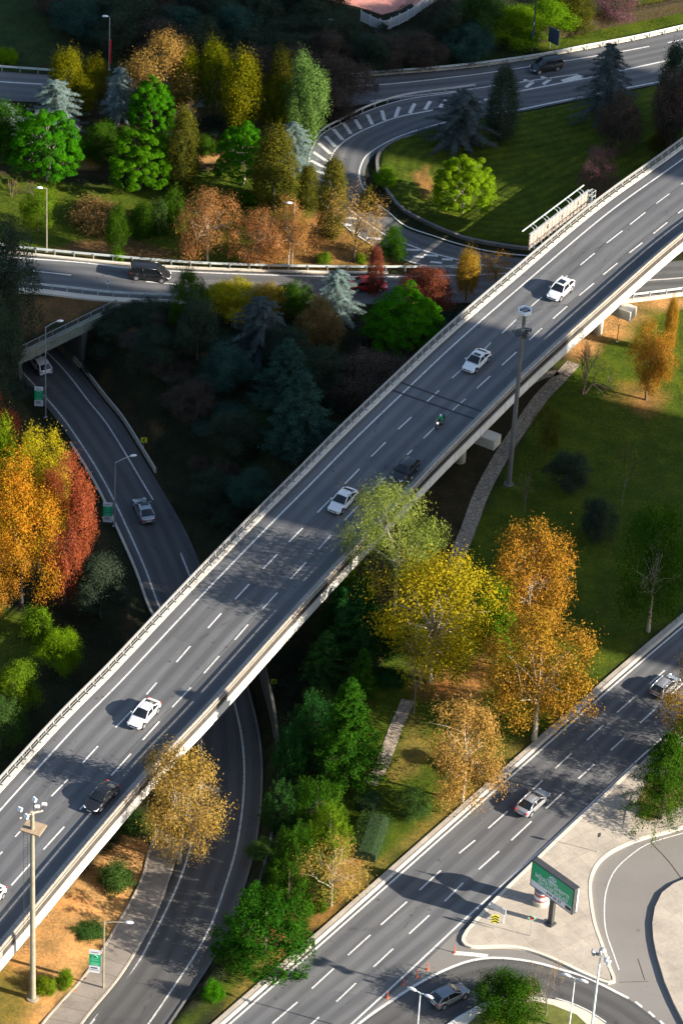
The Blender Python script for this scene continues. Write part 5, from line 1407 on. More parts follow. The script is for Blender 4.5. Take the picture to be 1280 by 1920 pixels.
# hedges
def hedge(px, w, h, pal, label, n, leaf=.16, name='hedge', cat='hedge'):
    p = px_path(px, 0, .3); 
    for i in range(len(p)): p[i, 2] = tz(p[i, 0], p[i, 1])
    c0 = p[len(p) // 2].copy(); rs = np.random.RandomState(len(label)); nr = right_normals(p)
    i = rs.randint(len(p), size=n); u = rs.uniform(-w / 2, w / 2, n); z = rs.uniform(0, h, n)
    k = rs.rand(n); u = np.where(k < .35, np.sign(u) * w / 2, u); z = np.where(k > .55, h, z); z = z + .12 * h * np.sin(p[i, 0] * 2.1) * np.cos(p[i, 1] * 1.7)
    c = p[i] + nr[i] * u[:, None] + rs.normal(0, .16, (n, 3)); c[:, 2] += np.maximum(z - .25 * (np.abs(u) / (w / 2)) ** 4 * (z > .6 * h), .02)
    nn = np.where((k < .35)[:, None], nr[i] * np.sign(u)[:, None], np.array([0, 0, 1.]))
    t, s = leaves(rs, c - c0, nn, leaf, .65, .6)
    me = quads_mesh(name, c - c0, t, s); o = link(name, me, leafm(pal)); o.location = tuple(c0); tag(o, label, cat)
    b = MB(); b.sweep(p - c0, [(-w * .38, -.1), (-w * .36, h * .6), (-w * .2, h * .78), (w * .2, h * .78), (w * .36, h * .6), (w * .38, -.1)])
    b.build('stem_mass', simple('hedge core ' + pal, tuple(x * .5 for x in PAL[pal][0]), .95), o)
hedge([(700,1498),(684,1524)], 2.6, 1.5, 'hedge', 'upper clipped hedge block between the stone path and the lawn', 4200)
hedge([(708,1540),(694,1580),(682,1612)], 3.2, 1.5, 'hedge', 'longer clipped hedge block below the other, beside the lawn', 7000)
hedge([(1000,76),(1080,57),(1150,42),(1220,28),(1330,6)], 2.4, 1.9, 'hedgered', 'long reddish hedge behind the lit verge of the top road', 12000, .2)
hedge([(700,72),(735,44),(770,20)], 1.2, 1.4, 'dark', 'dark clipped hedge between the fence and the pink forecourt', 3500, .2)

# fallen leaves
def litter(name, spots, pal, n, size=.16):
    rs = np.random.RandomState(5); C = []
    for (x, y, r) in spots:
        g = G(x, y); k = int(n / len(spots))
        a = rs.uniform(0, 2 * PI, k); d = r * np.sqrt(rs.rand(k)) * rs.uniform(.4, 1.2, k)
        C.append(np.stack([g[0] + np.cos(a) * d, g[1] + np.sin(a) * d], 1))
    C = np.vstack(C); z = terrain(C[:, 0], C[:, 1]) + .03
    c = np.hstack([C, z[:, None]]); t, s = leaves(rs, c, np.tile([0, 0, 1.], (len(c), 1)), size, .7, .25)
    o = link(name, quads_mesh(name, c, t, s), leafm(pal)); o['kind'] = 'stuff'
litter('fallen_leaves', [(850,1280,6),(1000,1392,5),(910,1250,5),(1040,1300,5),(870,1510,4),(1214,766,5),(620,1700,5),(660,1690,4)], 'gold', 5200)
litter('fallen_leaves', [(389,494,4),(484,496,4),(540,498,4),(664,480,6),(610,440,6)], 'oakorange', 4200)
def tufts():
    rs = np.random.RandomState(21); C = []
    for poly, n in (([(0,345),(300,355),(470,310),(640,410),(740,500),(640,500),(200,482),(0,466)], 14000), (LOOP, 12000), ([(1010,100),(1085,90),(1290,48),(1290,26),(1060,70)], 4000),
                 ([(1050,690),(1180,570),(1290,552),(1290,1130),(1160,1235),(1000,1385),(760,1595),(520,1800),(330,1930),(420,1840),(520,1750),(640,1560),(720,1400),(860,1060),(940,880)], 34000)):
        w = np.array([P(x, y)[:2] for x, y in poly]); lo, hi = w.min(0), w.max(0); q = rs.uniform(lo, hi, (n * 3, 2)); C.append(q[in_poly(q[:, 0], q[:, 1], w)][:n])
    C = np.vstack(C); k = np.sin(C[:, 0] * .8 + 2 * np.sin(C[:, 1] * .5)) + np.cos(C[:, 1] * .9 + C[:, 0] * .35) + rs.normal(0, .7, len(C)); C = C[k > -.3]
    z = terrain(C[:, 0], C[:, 1]) + rs.uniform(.03, .1, len(C)); c = np.hstack([C, z[:, None]])
    t, s = leaves(rs, c, np.tile([0, 0, .5], (len(c), 1)), .3, .35, 1.0)
    o = link('grass_tufts', quads_mesh('grass_tufts', c, t, s), leafm('turf')); o['kind'] = 'stuff'
tufts()
# rough undergrowth over the shaded valley floor
def undergrowth():
    rs = np.random.RandomState(8); C = []
    for poly in ([(200,640),(330,590),(600,570),(840,570),(900,600),(840,650),(590,900),(430,1010),(370,1000),(300,870),(240,780)], [(-20,700),(60,760),(150,890),(210,1040),(240,1170),(160,1280),(60,1400),(-20,1460)], [(470,1320),(560,1270),(640,1200),(620,1480),(560,1560),(500,1640),(510,1520)]):
        w = np.array([P(x, y)[:2] for x, y in poly]); lo, hi = w.min(0), w.max(0)
        q = rs.uniform(lo, hi, (60000, 2)); q = q[in_poly(q[:, 0], q[:, 1], w)][:16000]
        d = np.full(len(q), 1e9)
        for p in r2c[::2]: d = np.minimum(d, np.hypot(q[:, 0] - p[0], q[:, 1] - p[1]))
        den = np.sin(q[:, 0] * .9 + 1.7 * np.sin(q[:, 1] * .6)) + np.cos(q[:, 1] * 1.1 + q[:, 0] * .3)
        C.append(q[(d > R2HALF + 4) & (den > -.6 + rs.normal(0, .5, len(q)))])
    C = np.vstack(C); z = terrain(C[:, 0], C[:, 1]) + np.abs(rs.normal(0, .22, len(C)))
    c = np.hstack([C, z[:, None]]); t, s = leaves(rs, c, np.tile([0, 0, .8], (len(c), 1)), .3, .5, .9)
    o = link('undergrowth', quads_mesh('undergrowth', c, t, s), leafm('dark')); o['kind'] = 'stuff'
undergrowth()
# ------------------------------------------------------------------ vehicles
PAINT = {'white': paint('white car paint', (.78, .79, .80)), 'black': paint('black car paint', (.012, .012, .014)), 'dark': paint('anthracite car paint', (.03, .032, .036), .3),
         'silver': paint('silver car paint', (.42, .43, .45), .55, .32), 'grey': paint('grey car paint', (.26, .28, .31), .5, .32), 'red': paint('red car paint', (.55, .015, .02))}
KIND = {  # length, width, height, (windscreen foot, roof front, roof rear, rear glass foot) from the nose, hood height, belt height, tail height
 'sedan': (4.6, 1.80, 1.45, (1.25, 2.05, 3.25, 4.02), .80, .93, 1.00),
 'suv': (4.4, 1.82, 1.60, (1.15, 1.85, 3.65, 4.22), .92, 1.03, 1.08),
 'hatch': (4.1, 1.75, 1.48, (1.10, 1.85, 3.45, 3.98), .82, .95, .98),
 'van': (5.15, 1.95, 1.92, (.75, 1.65, 4.85, 5.08), 1.00, 1.12, 1.15),
 'mpv': (4.5, 1.83, 1.80, (1.0, 1.75, 4.2, 4.44), .95, 1.08, 1.1),
}
def car(kind, colour, pos, heading, label, sunroof=None, name='parked_car', lights=False, cat='car', group=None):
    Lc, Wc, Hc, (xa, xb, xc, xd), zh, zb, zt = KIND[kind]
    hw = Wc / 2; pm = PAINT[colour]
    r = empty(name, tuple(pos), heading); tag(r, label, cat, group)
    X = lambda d: Lc / 2 - d                           # distance from the nose to local x
    # body shell: stations from nose to tail, each half section from sill to centre line
    st = [(.0, .30, .55, .62, .66), (.10, .24, .60, .80, .74), (.42, .20, zh - .12, .93, .82), (.9, .19, zh - .03, .985, .86), (xa, .19, zb - .02, 1.0, .90), ((xb + xc) / 2, .19, zb, 1.0, .92),
          (xd - .35, .19, zb + .01, 1.0, .90), (max(xd, Lc - .55), .20, zt - .02, .975, .86), (Lc - .12, .27, zt - .08, .90, .80), (Lc, .36, zt - .26, .80, .68)]
    v, f = [], []; ns = 9
    for d, z0, z1, wf, tf in st:
        half = [(hw * wf * .86, z0), (hw * wf * .97, z0 + .10), (hw * wf, z0 + (z1 - z0) * .42), (hw * wf * .985, z0 + (z1 - z0) * .75), (hw * wf * .93, z1 - .03), (hw * tf * wf, z1 + .02), (hw * tf * wf * .5, z1 + .045), (0, z1 + .055)]
        sec = [(X(d), -y, z) for y, z in half] + [(X(d), y, z) for y, z in half[-2::-1]]
        v += sec
    ns = len(sec)
    for i in range(len(st) - 1):
        for j in range(ns - 1): f.append((i * ns + j, i * ns + j + 1, (i + 1) * ns + j + 1, (i + 1) * ns + j))
        f.append((i * ns + ns - 1, i * ns, (i + 1) * ns, (i + 1) * ns + ns - 1))
    f.append(tuple(range(ns))[::-1]); f.append(tuple((len(st) - 1) * ns + j for j in range(ns)))
    me = bpy.data.meshes.new('body'); me.from_pydata(v, [], f); bo = link('body', me, pm, r, True)
    bm = bmesh.new(); bm.from_mesh(me); bmesh.ops.recalc_face_normals(bm, faces=bm.faces); bm.to_mesh(me); bm.free()
    sb = bo.modifiers.new('sub', 'SUBSURF'); sb.levels = 1; sb.render_levels = 2
    # roof with pillars
    tw, bw = hw * .735, hw * .915
    if kind in ('van', 'mpv'): tw = hw * .84
    zr = Hc
    A = lambda d, y, z: (X(d), y, z)
    b = MB(); nx = 7
    ro = []
    for i in range(nx):
        t = i / (nx - 1); d = xb + (xc - xb) * t; zz = zr - .05 * (2 * t - 1) ** 2 - .02 * t
        ro.append([(X(d), y * tw, zz - .06 * abs(y) ** 3 + (.03 if abs(y) < .5 else 0)) for y in (-1.03, -.8, -.4, 0, .4, .8, 1.03)])
    for i in range(nx - 1):
        for j in range(6): b.face([ro[i][j], ro[i][j + 1], ro[i + 1][j + 1], ro[i + 1][j]])
    for sg in (-1, 1):
        for (p, q, w_) in ((A(xa, sg * bw, zb - .02), A(xb, sg * tw, zr - .08), .055), (A(xd, sg * bw * .98, zt - .03), A(xc, sg * tw, zr - .1), .085)):
            b.tube([p, tuple((np.array(p) + np.array(q)) / 2 + np.array([0, 0, .03])), q], w_, 6)
        m_ = (xb + xc) / 2 + .1; b.tube([A(m_, sg * (bw + .01), zb - .02), A(m_, sg * (tw + .015), zr - .1)], .04, 6)
        b.tube([A(xb, sg * tw, zr - .08), A((xb + xc) / 2, sg * tw, zr - .035), A(xc, sg * tw, zr - .1)], .05, 6)
    b.build('roof', pm, r, smooth=True)
    def pane(nm, corners, bulge):
        c = [np.array(q, float) for q in corners]; k = 5; g = []
        nrm = np.cross(c[1] - c[0], c[3] - c[0]); nrm /= np.linalg.norm(nrm); g = []
        for i in range(k):
            for j in range(k):
                s_, t_ = i / (k - 1), j / (k - 1)
                p = (c[0] * (1 - s_) + c[1] * s_) * (1 - t_) + (c[3] * (1 - s_) + c[2] * s_) * t_
                g.append(p + nrm * bulge * (1 - (2 * s_ - 1) ** 2))
        q = MB()
        for i in range(k - 1):
            for j in range(k - 1): q.face([g[i * k + j], g[(i + 1) * k + j], g[(i + 1) * k + j + 1], g[i * k + j + 1]])
        q.build(nm, M['glass'], r, smooth=True)
    pane('windscreen', [A(xa, -bw, zb), A(xa, bw, zb), A(xb, tw, zr - .07), A(xb, -tw, zr - .07)], .09)
    pane('rear_window', [A(xd, bw * .97, zt), A(xd, -bw * .97, zt), A(xc, -tw, zr - .09), A(xc, tw, zr - .09)], .07)
    for sg in (-1, 1):
        pane('side_window', [A(xa + .12, sg * bw, zb - .02), A(xd - .1, sg * bw, zb), A(xc, sg * tw, zr - .09), A(xb, sg * tw, zr - .08)], 0.0)
    if sunroof:
        b = MB(); d0, d1 = sunroof; b.box((X((d0 + d1) / 2), 0, zr + .012), (d1 - d0, tw * 1.25, .05)); b.build('sunroof', M['glass'], r, bevel=.02)
    # wheels
    wr = .33 if kind in ('sedan', 'hatch') else .36
    for d in (Lc * .185, Lc * .80):
        for sg in (-1, 1):
            ar = MB(); ar.cyl((X(d), sg * (hw - .14), wr + .03), (X(d), sg * (hw + .004), wr + .03), wr + .07, 20); ar.build('wheel_arch', M['black'], r, smooth=False)
            wv = MB(); wv.cyl((X(d), sg * (hw - .2), wr), (X(d), sg * (hw + .012), wr), wr, 20); wo = wv.build('wheel', M['tyre'], r)
            rv = MB(); rv.cyl((X(d), sg * (hw - .02), wr), (X(d), sg * (hw + .022), wr), wr * .66, 14); rv.build('rim', M['rim'], wo)
    for sg in (-1, 1):
        b = MB(); b.tube([A(.05, sg * hw * .52, .60), A(.13, sg * hw * .74, .62), A(.34, sg * hw * .90, zh - .21)], [.06, .075, .04], 8); b.build('headlight', M['headlight'], r, smooth=True)
        b = MB(); b.tube([A(Lc - .02, sg * hw * .5, zt - .2), A(Lc - .08, sg * hw * .78, zt - .18), A(Lc - .35, sg * hw * .93, zt - .14)], [.06, .085, .05], 8); b.build('tail_light', M['taillight'], r, smooth=True)
        b = MB(); b.box(A(xa + .22, sg * (hw + .10), zb + .06), (.12, .22, .15)); b.build('mirror', pm, r, bevel=.04)
    b = MB(); b.box(A(.02, 0, .52), (.06, hw * .95, .16)); b.box(A(.05, 0, .32), (.08, hw * 1.1, .1)); b.build('grille', M['black'], r, bevel=.02)
    b = MB(); b.box(A(Lc - .0, 0, .42), (.07, hw * 1.1, .14)); b.build('rear_bumper', M['black'], r, bevel=.02)
    b = MB(); b.box(A(-.02, 0, .44), (.03, .52, .11)); b.box(A(Lc + .01, 0, .62), (.03, .52, .11)); b.build('number_plate', M['white'], r)
    b = MB()
    for sg in (-1, 1):
        for d in ((xb + xc) / 2 - .15, (xb + xc) / 2 + .75): b.box(A(d, sg * (hw + .004), zb - .16), (.16, .02, .03))
    b.build('handle', M['black'] if colour != 'black' else M['steel'], r)
    return r

def heading(a, b, z=0.0):
    p, q = P(*a, z), P(*b, z); return math.atan2(q[1] - p[1], q[0] - p[0])
BR = 'cars on the viaduct'
def on_deck(x, y, a, b, *args, **kw):
    car(args[0], args[1], P(x, y, DECK + .005), heading(a, b, DECK), args[2], group=BR, name='moving_car', **kw)
on_deck(270, 1346, (300, 1312), (240, 1378), 'sedan', 'white', 'white sedan low on the viaduct, ahead of the black one, without a sunroof')
on_deck(1049, 551, (1080, 523), (1020, 579), 'suv', 'white', 'white car with a square black sunroof on the sunlit upper viaduct', sunroof=(2.1, 2.95))
on_deck(892, 684, (922, 655), (862, 712), 'sedan', 'white', 'white sedan with a narrow black sunroof in the shadow on the viaduct', sunroof=(2.15, 2.6))
on_deck(642, 946, (672, 915), (612, 977), 'sedan', 'white', 'white sedan on the viaduct beside the willow')
on_deck(190, 1502, (222, 1468), (157, 1538), 'sedan', 'black', 'black sedan on the viaduct beside the golden plane tree')
on_deck(758, 890, (788, 860), (728, 921), 'suv', 'dark', 'dark car on the viaduct in shade just above the willow')
on_deck(-22, 1695, (10, 1660), (-54, 1730), 'sedan', 'white', 'white car barely showing at the left edge of the viaduct')
AVH = heading((958, 1548), (1040, 1474))
car('sedan', 'silver', P(997, 1512), AVH, 'silver sedan half in tree shade on the avenue', group='cars on the avenue', name='moving_car')
car('hatch', 'silver', P(1245, 1293), heading((1200, 1340), (1285, 1262)), 'silver hatchback at the right edge of the avenue, partly under leaves', group='cars on the avenue', name='moving_car')
car('hatch', 'grey', P(841, 1874, .01), heading((810, 1891), (880, 1856)), 'grey hatchback on the slip road beside the planted island', name='moving_car')
car('sedan', 'silver', P(270, 964, z2(964) + .015), heading((290, 1005), (250, 915), z2(960)), 'silver grey sedan seen from behind on the sunken ramp', sunroof=(2.1, 2.6), name='moving_car')
car('hatch', 'white', P(76, 690, z2(690) + .015), heading((100, 725), (52, 658), z2(690)), 'white car driving into the underpass', name='moving_car')
car('van', 'black', P(281, 521), heading((242, 517), (322, 525)), 'black passenger van on the cross road', name='passenger_van', cat='van')
car('mpv', 'black', P(1022, 131), heading((1050, 126), (995, 137)), 'black high roofed car on the top road', name='moving_car')
car('sedan', 'red', P(690, 541), heading((660, 541), (720, 541)), 'bright red car half hidden by trees on the cross road', name='moving_car')

# motorcycle and rider
mp_ = P(824, 800, DECK + .005); mh = heading((850, 775), (798, 826), DECK)
r = empty('motorcycle', tuple(mp_), mh); tag(r, 'small motorcycle carrying a rider in a green jacket on the viaduct', 'motorcycle')
for x in (-.62, .62):
    b = MB(); n_ = 18; ring = [(x + .3 * math.cos(2 * PI * k / n_), 0, .31 + .3 * math.sin(2 * PI * k / n_)) for k in range(n_ + 1)]
    b.tube(ring, .065, 8, cap=False); wo = b.build('wheel', M['tyre'], r, smooth=True)
    b = MB(); b.cyl((x, -.03, .31), (x, .03, .31), .2, 12); b.build('rim', M['rim'], wo)
b = MB(); b.tube([(.5, 0, .95), (.35, 0, .78), (.0, 0, .62), (-.35, 0, .66), (-.75, 0, .78)], [.12, .17, .16, .15, .08], 10); b.tube([(-.1, 0, .35), (.15, 0, .38)], [.17, .15], 8); b.build('body', PAINT['dark'], r, smooth=True)
b = MB(); b.tube([(.02, 0, .78), (-.3, 0, .8), (-.7, 0, .86)], [.11, .15, .1], 8); b.build('seat', M['black'], r, smooth=True)
b = MB(); b.tube([(.42, -.36, 1.04), (.5, -.2, 1.0), (.52, .2, 1.0), (.42, .36, 1.04)], .025, 6); b.build('handlebar', M['steel'], r)
for sg in (-1, 1):
    b = MB(); b.tube([(.62, sg * .07, .31), (.5, sg * .07, .95)], .03, 6); b.build('fork', M['steel'], r)
    b = MB(); b.tube([(.46, sg * .34, 1.03), (.5, sg * .42, 1.2)], .012, 5); b.box((.5, sg * .44, 1.22), (.03, .12, .08)); b.build('mirror', M['black'], r)
hm, t, b_ = new_mat('lit head lamp'); b_.inputs['Emission Color'].default_value = (1, .75, .5, 1); b_.inputs['Emission Strength'].default_value = 1.2
b = MB(); b.cyl((.6, 0, .88), (.68, 0, .87), .1, 14); b.build('headlight', hm, r)
b = MB(); b.box((-.72, 0, 1.05), (.42, .44, .38)); b.build('top_box', simple('dark green box', (.01, .06, .03), .5), r, bevel=.03)
# rider: one continuous skinned body
def person(name, joints, edges, root, label, pos, rz, mats_by, parent=None):
    me = bpy.data.meshes.new(name); me.from_pydata([j[:3] for j in joints], edges, [])
    o = bpy.data.objects.new(name, me); COL.objects.link(o)
    sk = o.modifiers.new('skin', 'SKIN'); ss = o.modifiers.new('sub', 'SUBSURF'); ss.levels = 2; ss.render_levels = 2
    for i, j in enumerate(joints):
        me.skin_vertices[0].data[i].radius = (j[3], j[3] if len(j) < 5 else j[4]); me.skin_vertices[0].data[i].use_root = (i == root)
    dg = bpy.context.evaluated_depsgraph_get(); ev = o.evaluated_get(dg); m2 = bpy.data.meshes.new_from_object(ev)
    bpy.data.objects.remove(o); o = link(name, m2, [M['denim'], M['jacket'], M['skin']]); m2.shade_smooth()
    for p in m2.polygons: p.material_index = mats_by(p.center)
    o.location = pos; o.rotation_euler = (0, 0, rz); tag(o, label, 'person'); return o
J = [(-.22,0,.88,.15,.17), (-.16,0,1.1,.15,.18), (-.08,0,1.33,.15,.19), (-.04,0,1.48,.075), (.0,0,1.62,.095,.1),
     (-.08,.2,1.38,.075), (.12,.3,1.18,.055), (.4,.33,1.07,.042), (.46,.32,1.05,.04), (-.08,-.2,1.38,.075), (.12,-.3,1.18,.055), (.4,-.33,1.07,.042), (.46,-.32,1.05,.04),
     (-.14,.12,.86,.11), (.24,.22,.78,.085), (.1,.2,.42,.06), (.08,.2,.33,.045), (.2,.2,.3,.04), (-.14,-.12,.86,.11), (.24,-.22,.78,.085), (.1,-.2,.42,.06), (.08,-.2,.33,.045), (.2,-.2,.3,.04)]
for sg in (1, -1):                                       # fingers curled round the grips
    for k in range(4): J.append((.5 + .005 * k, sg * (.285 + .022 * k), 1.035 - .01 * k, .012))
    J.append((.44, sg * .27, 1.03, .013))
E_ = [(0,1),(1,2),(2,3),(3,4),(2,5),(5,6),(6,7),(7,8),(2,9),(9,10),(10,11),(11,12),(0,13),(13,14),(14,15),(15,16),(16,17),(0,18),(18,19),(19,20),(20,21),(21,22)]
E_ += [(8, 23 + k) for k in range(5)] + [(12, 28 + k) for k in range(5)]
def mb_(c):
    if c.z < .92 and c.x > -.4: return 0
    if c.x > .38 and c.z > .95: return 2
    if c.z > 1.5: return 2
    return 1
pr_ = person('person', J, E_, 0, 'rider in a green jacket and white helmet leaning to the handlebar', tuple(mp_), mh, mb_)
b = MB(); b.lathe((.01, 0, 1.6), [(.0, .165), (.07, .15), (.12, .1), (.142, .02), (.14, -.06), (.11, -.12)], 16); b.build('helmet', M['white'], pr_, smooth=True)
b = MB(); b.box((.13, 0, 1.6), (.05, .18, .09)); b.build('visor', M['glass'], pr_, bevel=.02)

# ------------------------------------------------------------------ street lamps, masts, signs
def h_from(px, yb, yt, g):
    return (yb - yt) / (scale_at(g) * math.cos(PITCH))
def head_mb(b, p, rz, L=.75):
    d = np.array([math.cos(rz), math.sin(rz), 0]); p = np.array(p)
    b.tube([p, p + d * L * .25 + [0, 0, .03], p + d * L * .7 + [0, 0, .02], p + d * L], [.07, .15, .16, .06], 10)
def lamp(px, yb, yt, label, arm=1.2, rz=0.0, mat='steel', group='single street lamps', z=None, heads=1, r0=.1, tilt=.35):
    g = G(px, yb) if z is None else P(px, yb, z); h = h_from(px, yb, yt, g)
    r = empty('street_lamp', tuple(g)); tag(r, label, 'street lamp', group)
    b = MB(); b.tube([(0, 0, -.1), (0, 0, .5), (0, 0, h)], [r0 * 1.25, r0, r0 * .6], 10); b.box((0, 0, .03), (.4, .4, .06)); b.build('pole', M[mat], r, smooth=False)
    for k in range(heads):
        a = rz + PI * k; d = np.array([math.cos(a), math.sin(a), 0])
        if arm > .3:
            b = MB(); b.tube([(0, 0, h - .12), tuple(d * arm * .5 + [0, 0, h + tilt * arm * .5]), tuple(d * arm + [0, 0, h + tilt * arm])], .05, 8); b.build('arm', M[mat], r)
        b = MB(); head_mb(b, d * max(arm, .08) + [0, 0, h + tilt * arm], a, .95 if heads > 1 else .8); b.build('lamp_head', M['lamp_white'], r, smooth=True)
    return r
lamp(205, 131, 40, 'street lamp with a red band on its pole, before the dark wood', .2, PI, tilt=0)
lamp(609, 93, 42, 'street lamp in the dark wood left of the forecourt', .2, 0, tilt=0)
lamp(88, 472, 360, 'street lamp left of the black van, by the guardrail', .5, PI, 'mast', tilt=0)
lamp(547, 500, 388, 'street lamp standing among the brown oaks', .3, PI, 'mast', tilt=0)
lamp(86, 779, 615, 'street lamp carrying a banner beside the underpass', 1.3, .25, 'steel', tilt=.5)
lamp(215, 985, 866, 'street lamp arching over the sunken ramp, banner below its arm', 1.7, .35, 'steel', tilt=.3)
lamp(315, 1232, 1118, 'street lamp whose white head peeks over the viaduct\'s left railing', .5, .3, 'steel', tilt=0)
lamp(194, 1853, 1716, 'street lamp with straight arm on the ramp pavement at lower left', 2.0, .02, 'mast', tilt=0)
lamp(370, 1440, 1380, 'thin street lamp half hidden behind the golden plane at the viaduct', .4, PI, 'steel', tilt=0)
lamp(779, 1965, 1850, 'double headed street lamp at the bottom edge beside the grey hatchback', .45, 2.65, 'lamp_white', 'double headed lamps', heads=2, r0=.08, tilt=.0)
lamp(1064, 1945, 1822, 'double headed street lamp behind the bare island tree', .4, 2.75, 'lamp_white', 'double headed lamps', heads=2, r0=.08, tilt=.0)
g = G(205, 131); b = MB(); b.tube([(0, 0, 1.0), (0, 0, 4.6)], .14, 10); o = b.build('wrap', M['red'], bpy.data.objects['street_lamp']); o.location = (.12, 0, 0)
# tall dark post at the top right
g = G(996, 97); r = empty('traffic_post', tuple(g)); tag(r, 'tall dark post with a signal box on the lit verge of the top road', 'post')
b = MB(); b.tube([(0, 0, -.1), (0, 0, 9.5)], [.14, .09], 10); b.build('pole', M['steel_dark'], r)
b = MB(); b.box((0, -.1, 3.0), (.35, .3, 1.5)); b.box((.0, -.1, 4.4), (.2, .2, .9)); b.build('signal_box', M['sign_back'], r, bevel=.03)
b = MB(); b.box((-.02, -.26, 4.5), (.14, .1, .4)); b.build('lens', M['lamp_white'], r)

def text(parent, s, size, loc, mat, rot, align='CENTER', sx=1.0):
    cu = bpy.data.curves.new('lettering', 'FONT'); cu.body = s; cu.size = size; cu.align_x = align; cu.align_y = 'CENTER'; cu.extrude = .006; cu.offset = size * .02
    cu.materials.append(mat)
    o = bpy.data.objects.new('lettering', cu); COL.objects.link(o)
    me = bpy.data.meshes.new_from_object(o.evaluated_get(bpy.context.evaluated_depsgraph_get())); bpy.data.objects.remove(o)
    o = bpy.data.objects.new('lettering', me); COL.objects.link(o); o.parent = parent; o.location = loc; o.rotation_euler = rot; o.scale = (sx, 1, 1); return o
# banners on the lamp poles: local x across, faces -y
def banner(px, py, rz, w, h, label, pole_side=1):
    """px, py: centre of the panel in the photo; hung on the pole to its right"""
    return None
def hang_banner(base, hz, w, h, rz, label):
    """panel centre hz above the pole foot, beside the pole"""
    r = empty('banner_sign', (base[0], base[1], base[2] + hz), rz); tag(r, label, 'banner', 'banners on lamp poles')
    cx = -w / 2 - .28
    b = MB(); b.box((cx, 0, 0), (w, .05, h)); b.build('panel', M['sign_white'], r)
    b = MB(); b.box((cx, -.03, h * .06), (w * .999, .02, h * .50)); b.build('print', M['green_sign'], r)
    b = MB()
    b.tube([(cx - .28, -.05, h * .2), (cx - .2, -.05, h * .25), (cx, -.05, h * .29), (cx + .2, -.05, h * .25), (cx + .28, -.05, h * .2)], .045, 6)
    for z, ww in ((.145, .5), (.06, .62), (-.06, .66), (-.115, .7), (-.16, .6)): b.box((cx, -.045, h * z), (w * ww, .01, h * .026))
    b.build('emblem', M['green_pale'], r)
    b = MB(); b.box((cx - .05, -.04, -h * .285), (w * .55, .02, h * .05)); b.box((cx, -.04, -h * .37), (w * .74, .02, h * .016)); b.box((cx, -.04, h * .40), (w * .6, .02, h * .02)); b.build('lettering', M['sign_back'], r)
    b = MB()
    for z in (h * .46, -h * .44): b.tube([(-w - .28, 0, z), (.02, 0, z)], .025, 6)
    b.build('bracket', M['steel'], r)
gl = G(194, 1853); hang_banner(gl, 3.45, 1.15, 3.0, -.12, 'green and white banner on the lamp pole at lower left, sunlit')
gl = G(86, 779); hang_banner(gl, 3.0, 1.05, 2.8, 0, 'green and white banner beside the underpass, uppermost of the three')
gl = G(215, 985); hang_banner(gl, 1.9, 1.05, 2.8, -.02, 'green and white banner on the lamp pole right of the red maple')

# high masts
def mast(px, yb, yt, label, mat):
    g = G(px, yb); h = h_from(px, yb, yt, g); r = empty('light_mast', tuple(g)); tag(r, label, 'light mast', 'tall light masts')
    b = MB(); b.tube([(0, 0, -.2), (0, 0, h * .5), (0, 0, h)], [.30, .25, .19], 16); b.lathe((0, 0, 0), [(.6, -.1), (.6, .12), (.3, .16)], 16); b.build('pole', M[mat], r, smooth=False)
    return r, h
r, h = mast(62, 1872, 1503, 'tall pale light mast with boarded platform and white floodlights at lower left', 'mast')
b = MB()
for k in range(6): b.box((-.9 + .33 * k + .1, .2, h - 1.9), (.318, 1.7, .14), 0)
o = b.build('platform', M['wood'], r); o.rotation_euler = (0, 0, -.35)
b = MB(); b.tube([(-1.1, -.6, h - .1), (0, 0, h + .1), (.9, .6, h - .05)], .09, 8); b.tube([(0, 0, h - .4), (0, 0, h + .25)], .17, 10); b.build('crossarm', M['rail_tan'], r)
for (x, y, z, yaw) in ((-1.15, .05, h + .45, 2.6), (-.5, -.5, h + .1, 2.3), (.4, .4, h + .6, .1), (1.05, .6, h + .75, .05), (.1, .95, h + .95, 2.3)):
    b = MB(); Mr = Matrix.Rotation(yaw, 3, 'Z') @ Matrix.Rotation(.5, 3, 'X'); b.box((x, y, z), (.5, .24, .42), rot=Mr); b.build('floodlight', M['lamp_white'], r, bevel=.06)
    b = MB(); b.tube([(x * .6, y * .6, h), (x * .9, y * .9, z - .35), (x, y, z - .1)], .04, 5); b.build('bracket', M['steel_dark'], r)
b = MB()
for dx in (-.2, .2): b.tube([(-.62 + dx, -.1, 6), (-.62 + dx, -.1, h - 2)], .02, 5)
zz = 6
while zz < h - 2: b.tube([(-.82, -.1, zz), (-.42, -.1, zz)], .015, 4); zz += .4
b.build('ladder', M['steel_dark'], r)
r, h = mast(953, 908, 596, 'tall weathered light mast with a hexagonal lamp ring, in front of the viaduct', 'mast_dark')
b = MB(); n_ = 6; R_ = .86
hx = [(R_ * math.cos(PI / 6 + 2 * PI * k / n_), R_ * math.sin(PI / 6 + 2 * PI * k / n_)) for k in range(n_)]
for k in range(n_):
    a0, a1 = hx[k], hx[(k + 1) % n_]; c0 = (a0[0] * .8, a0[1] * .8); c1 = (a1[0] * .8, a1[1] * .8)
    for z_, fl in ((h + .3, 0), (h - .1, 1)): b.face([(*a0, z_), (*a1, z_), (*c1, z_), (*c0, z_)])
    b.face([(*a0, h - .1), (*a1, h - .1), (*a1, h + .3), (*a0, h + .3)]); b.face([(*c0, h - .1), (*c1, h - .1), (*c1, h + .3), (*c0, h + .3)])
b.build('lamp_ring', M['lamp_white'], r)
b = MB()
for k in range(n_): b.tube([(0, 0, h + .15), (hx[k][0] * .85, hx[k][1] * .85, h + .1)], .05, 6)
b.build('spoke', M['steel'], r)
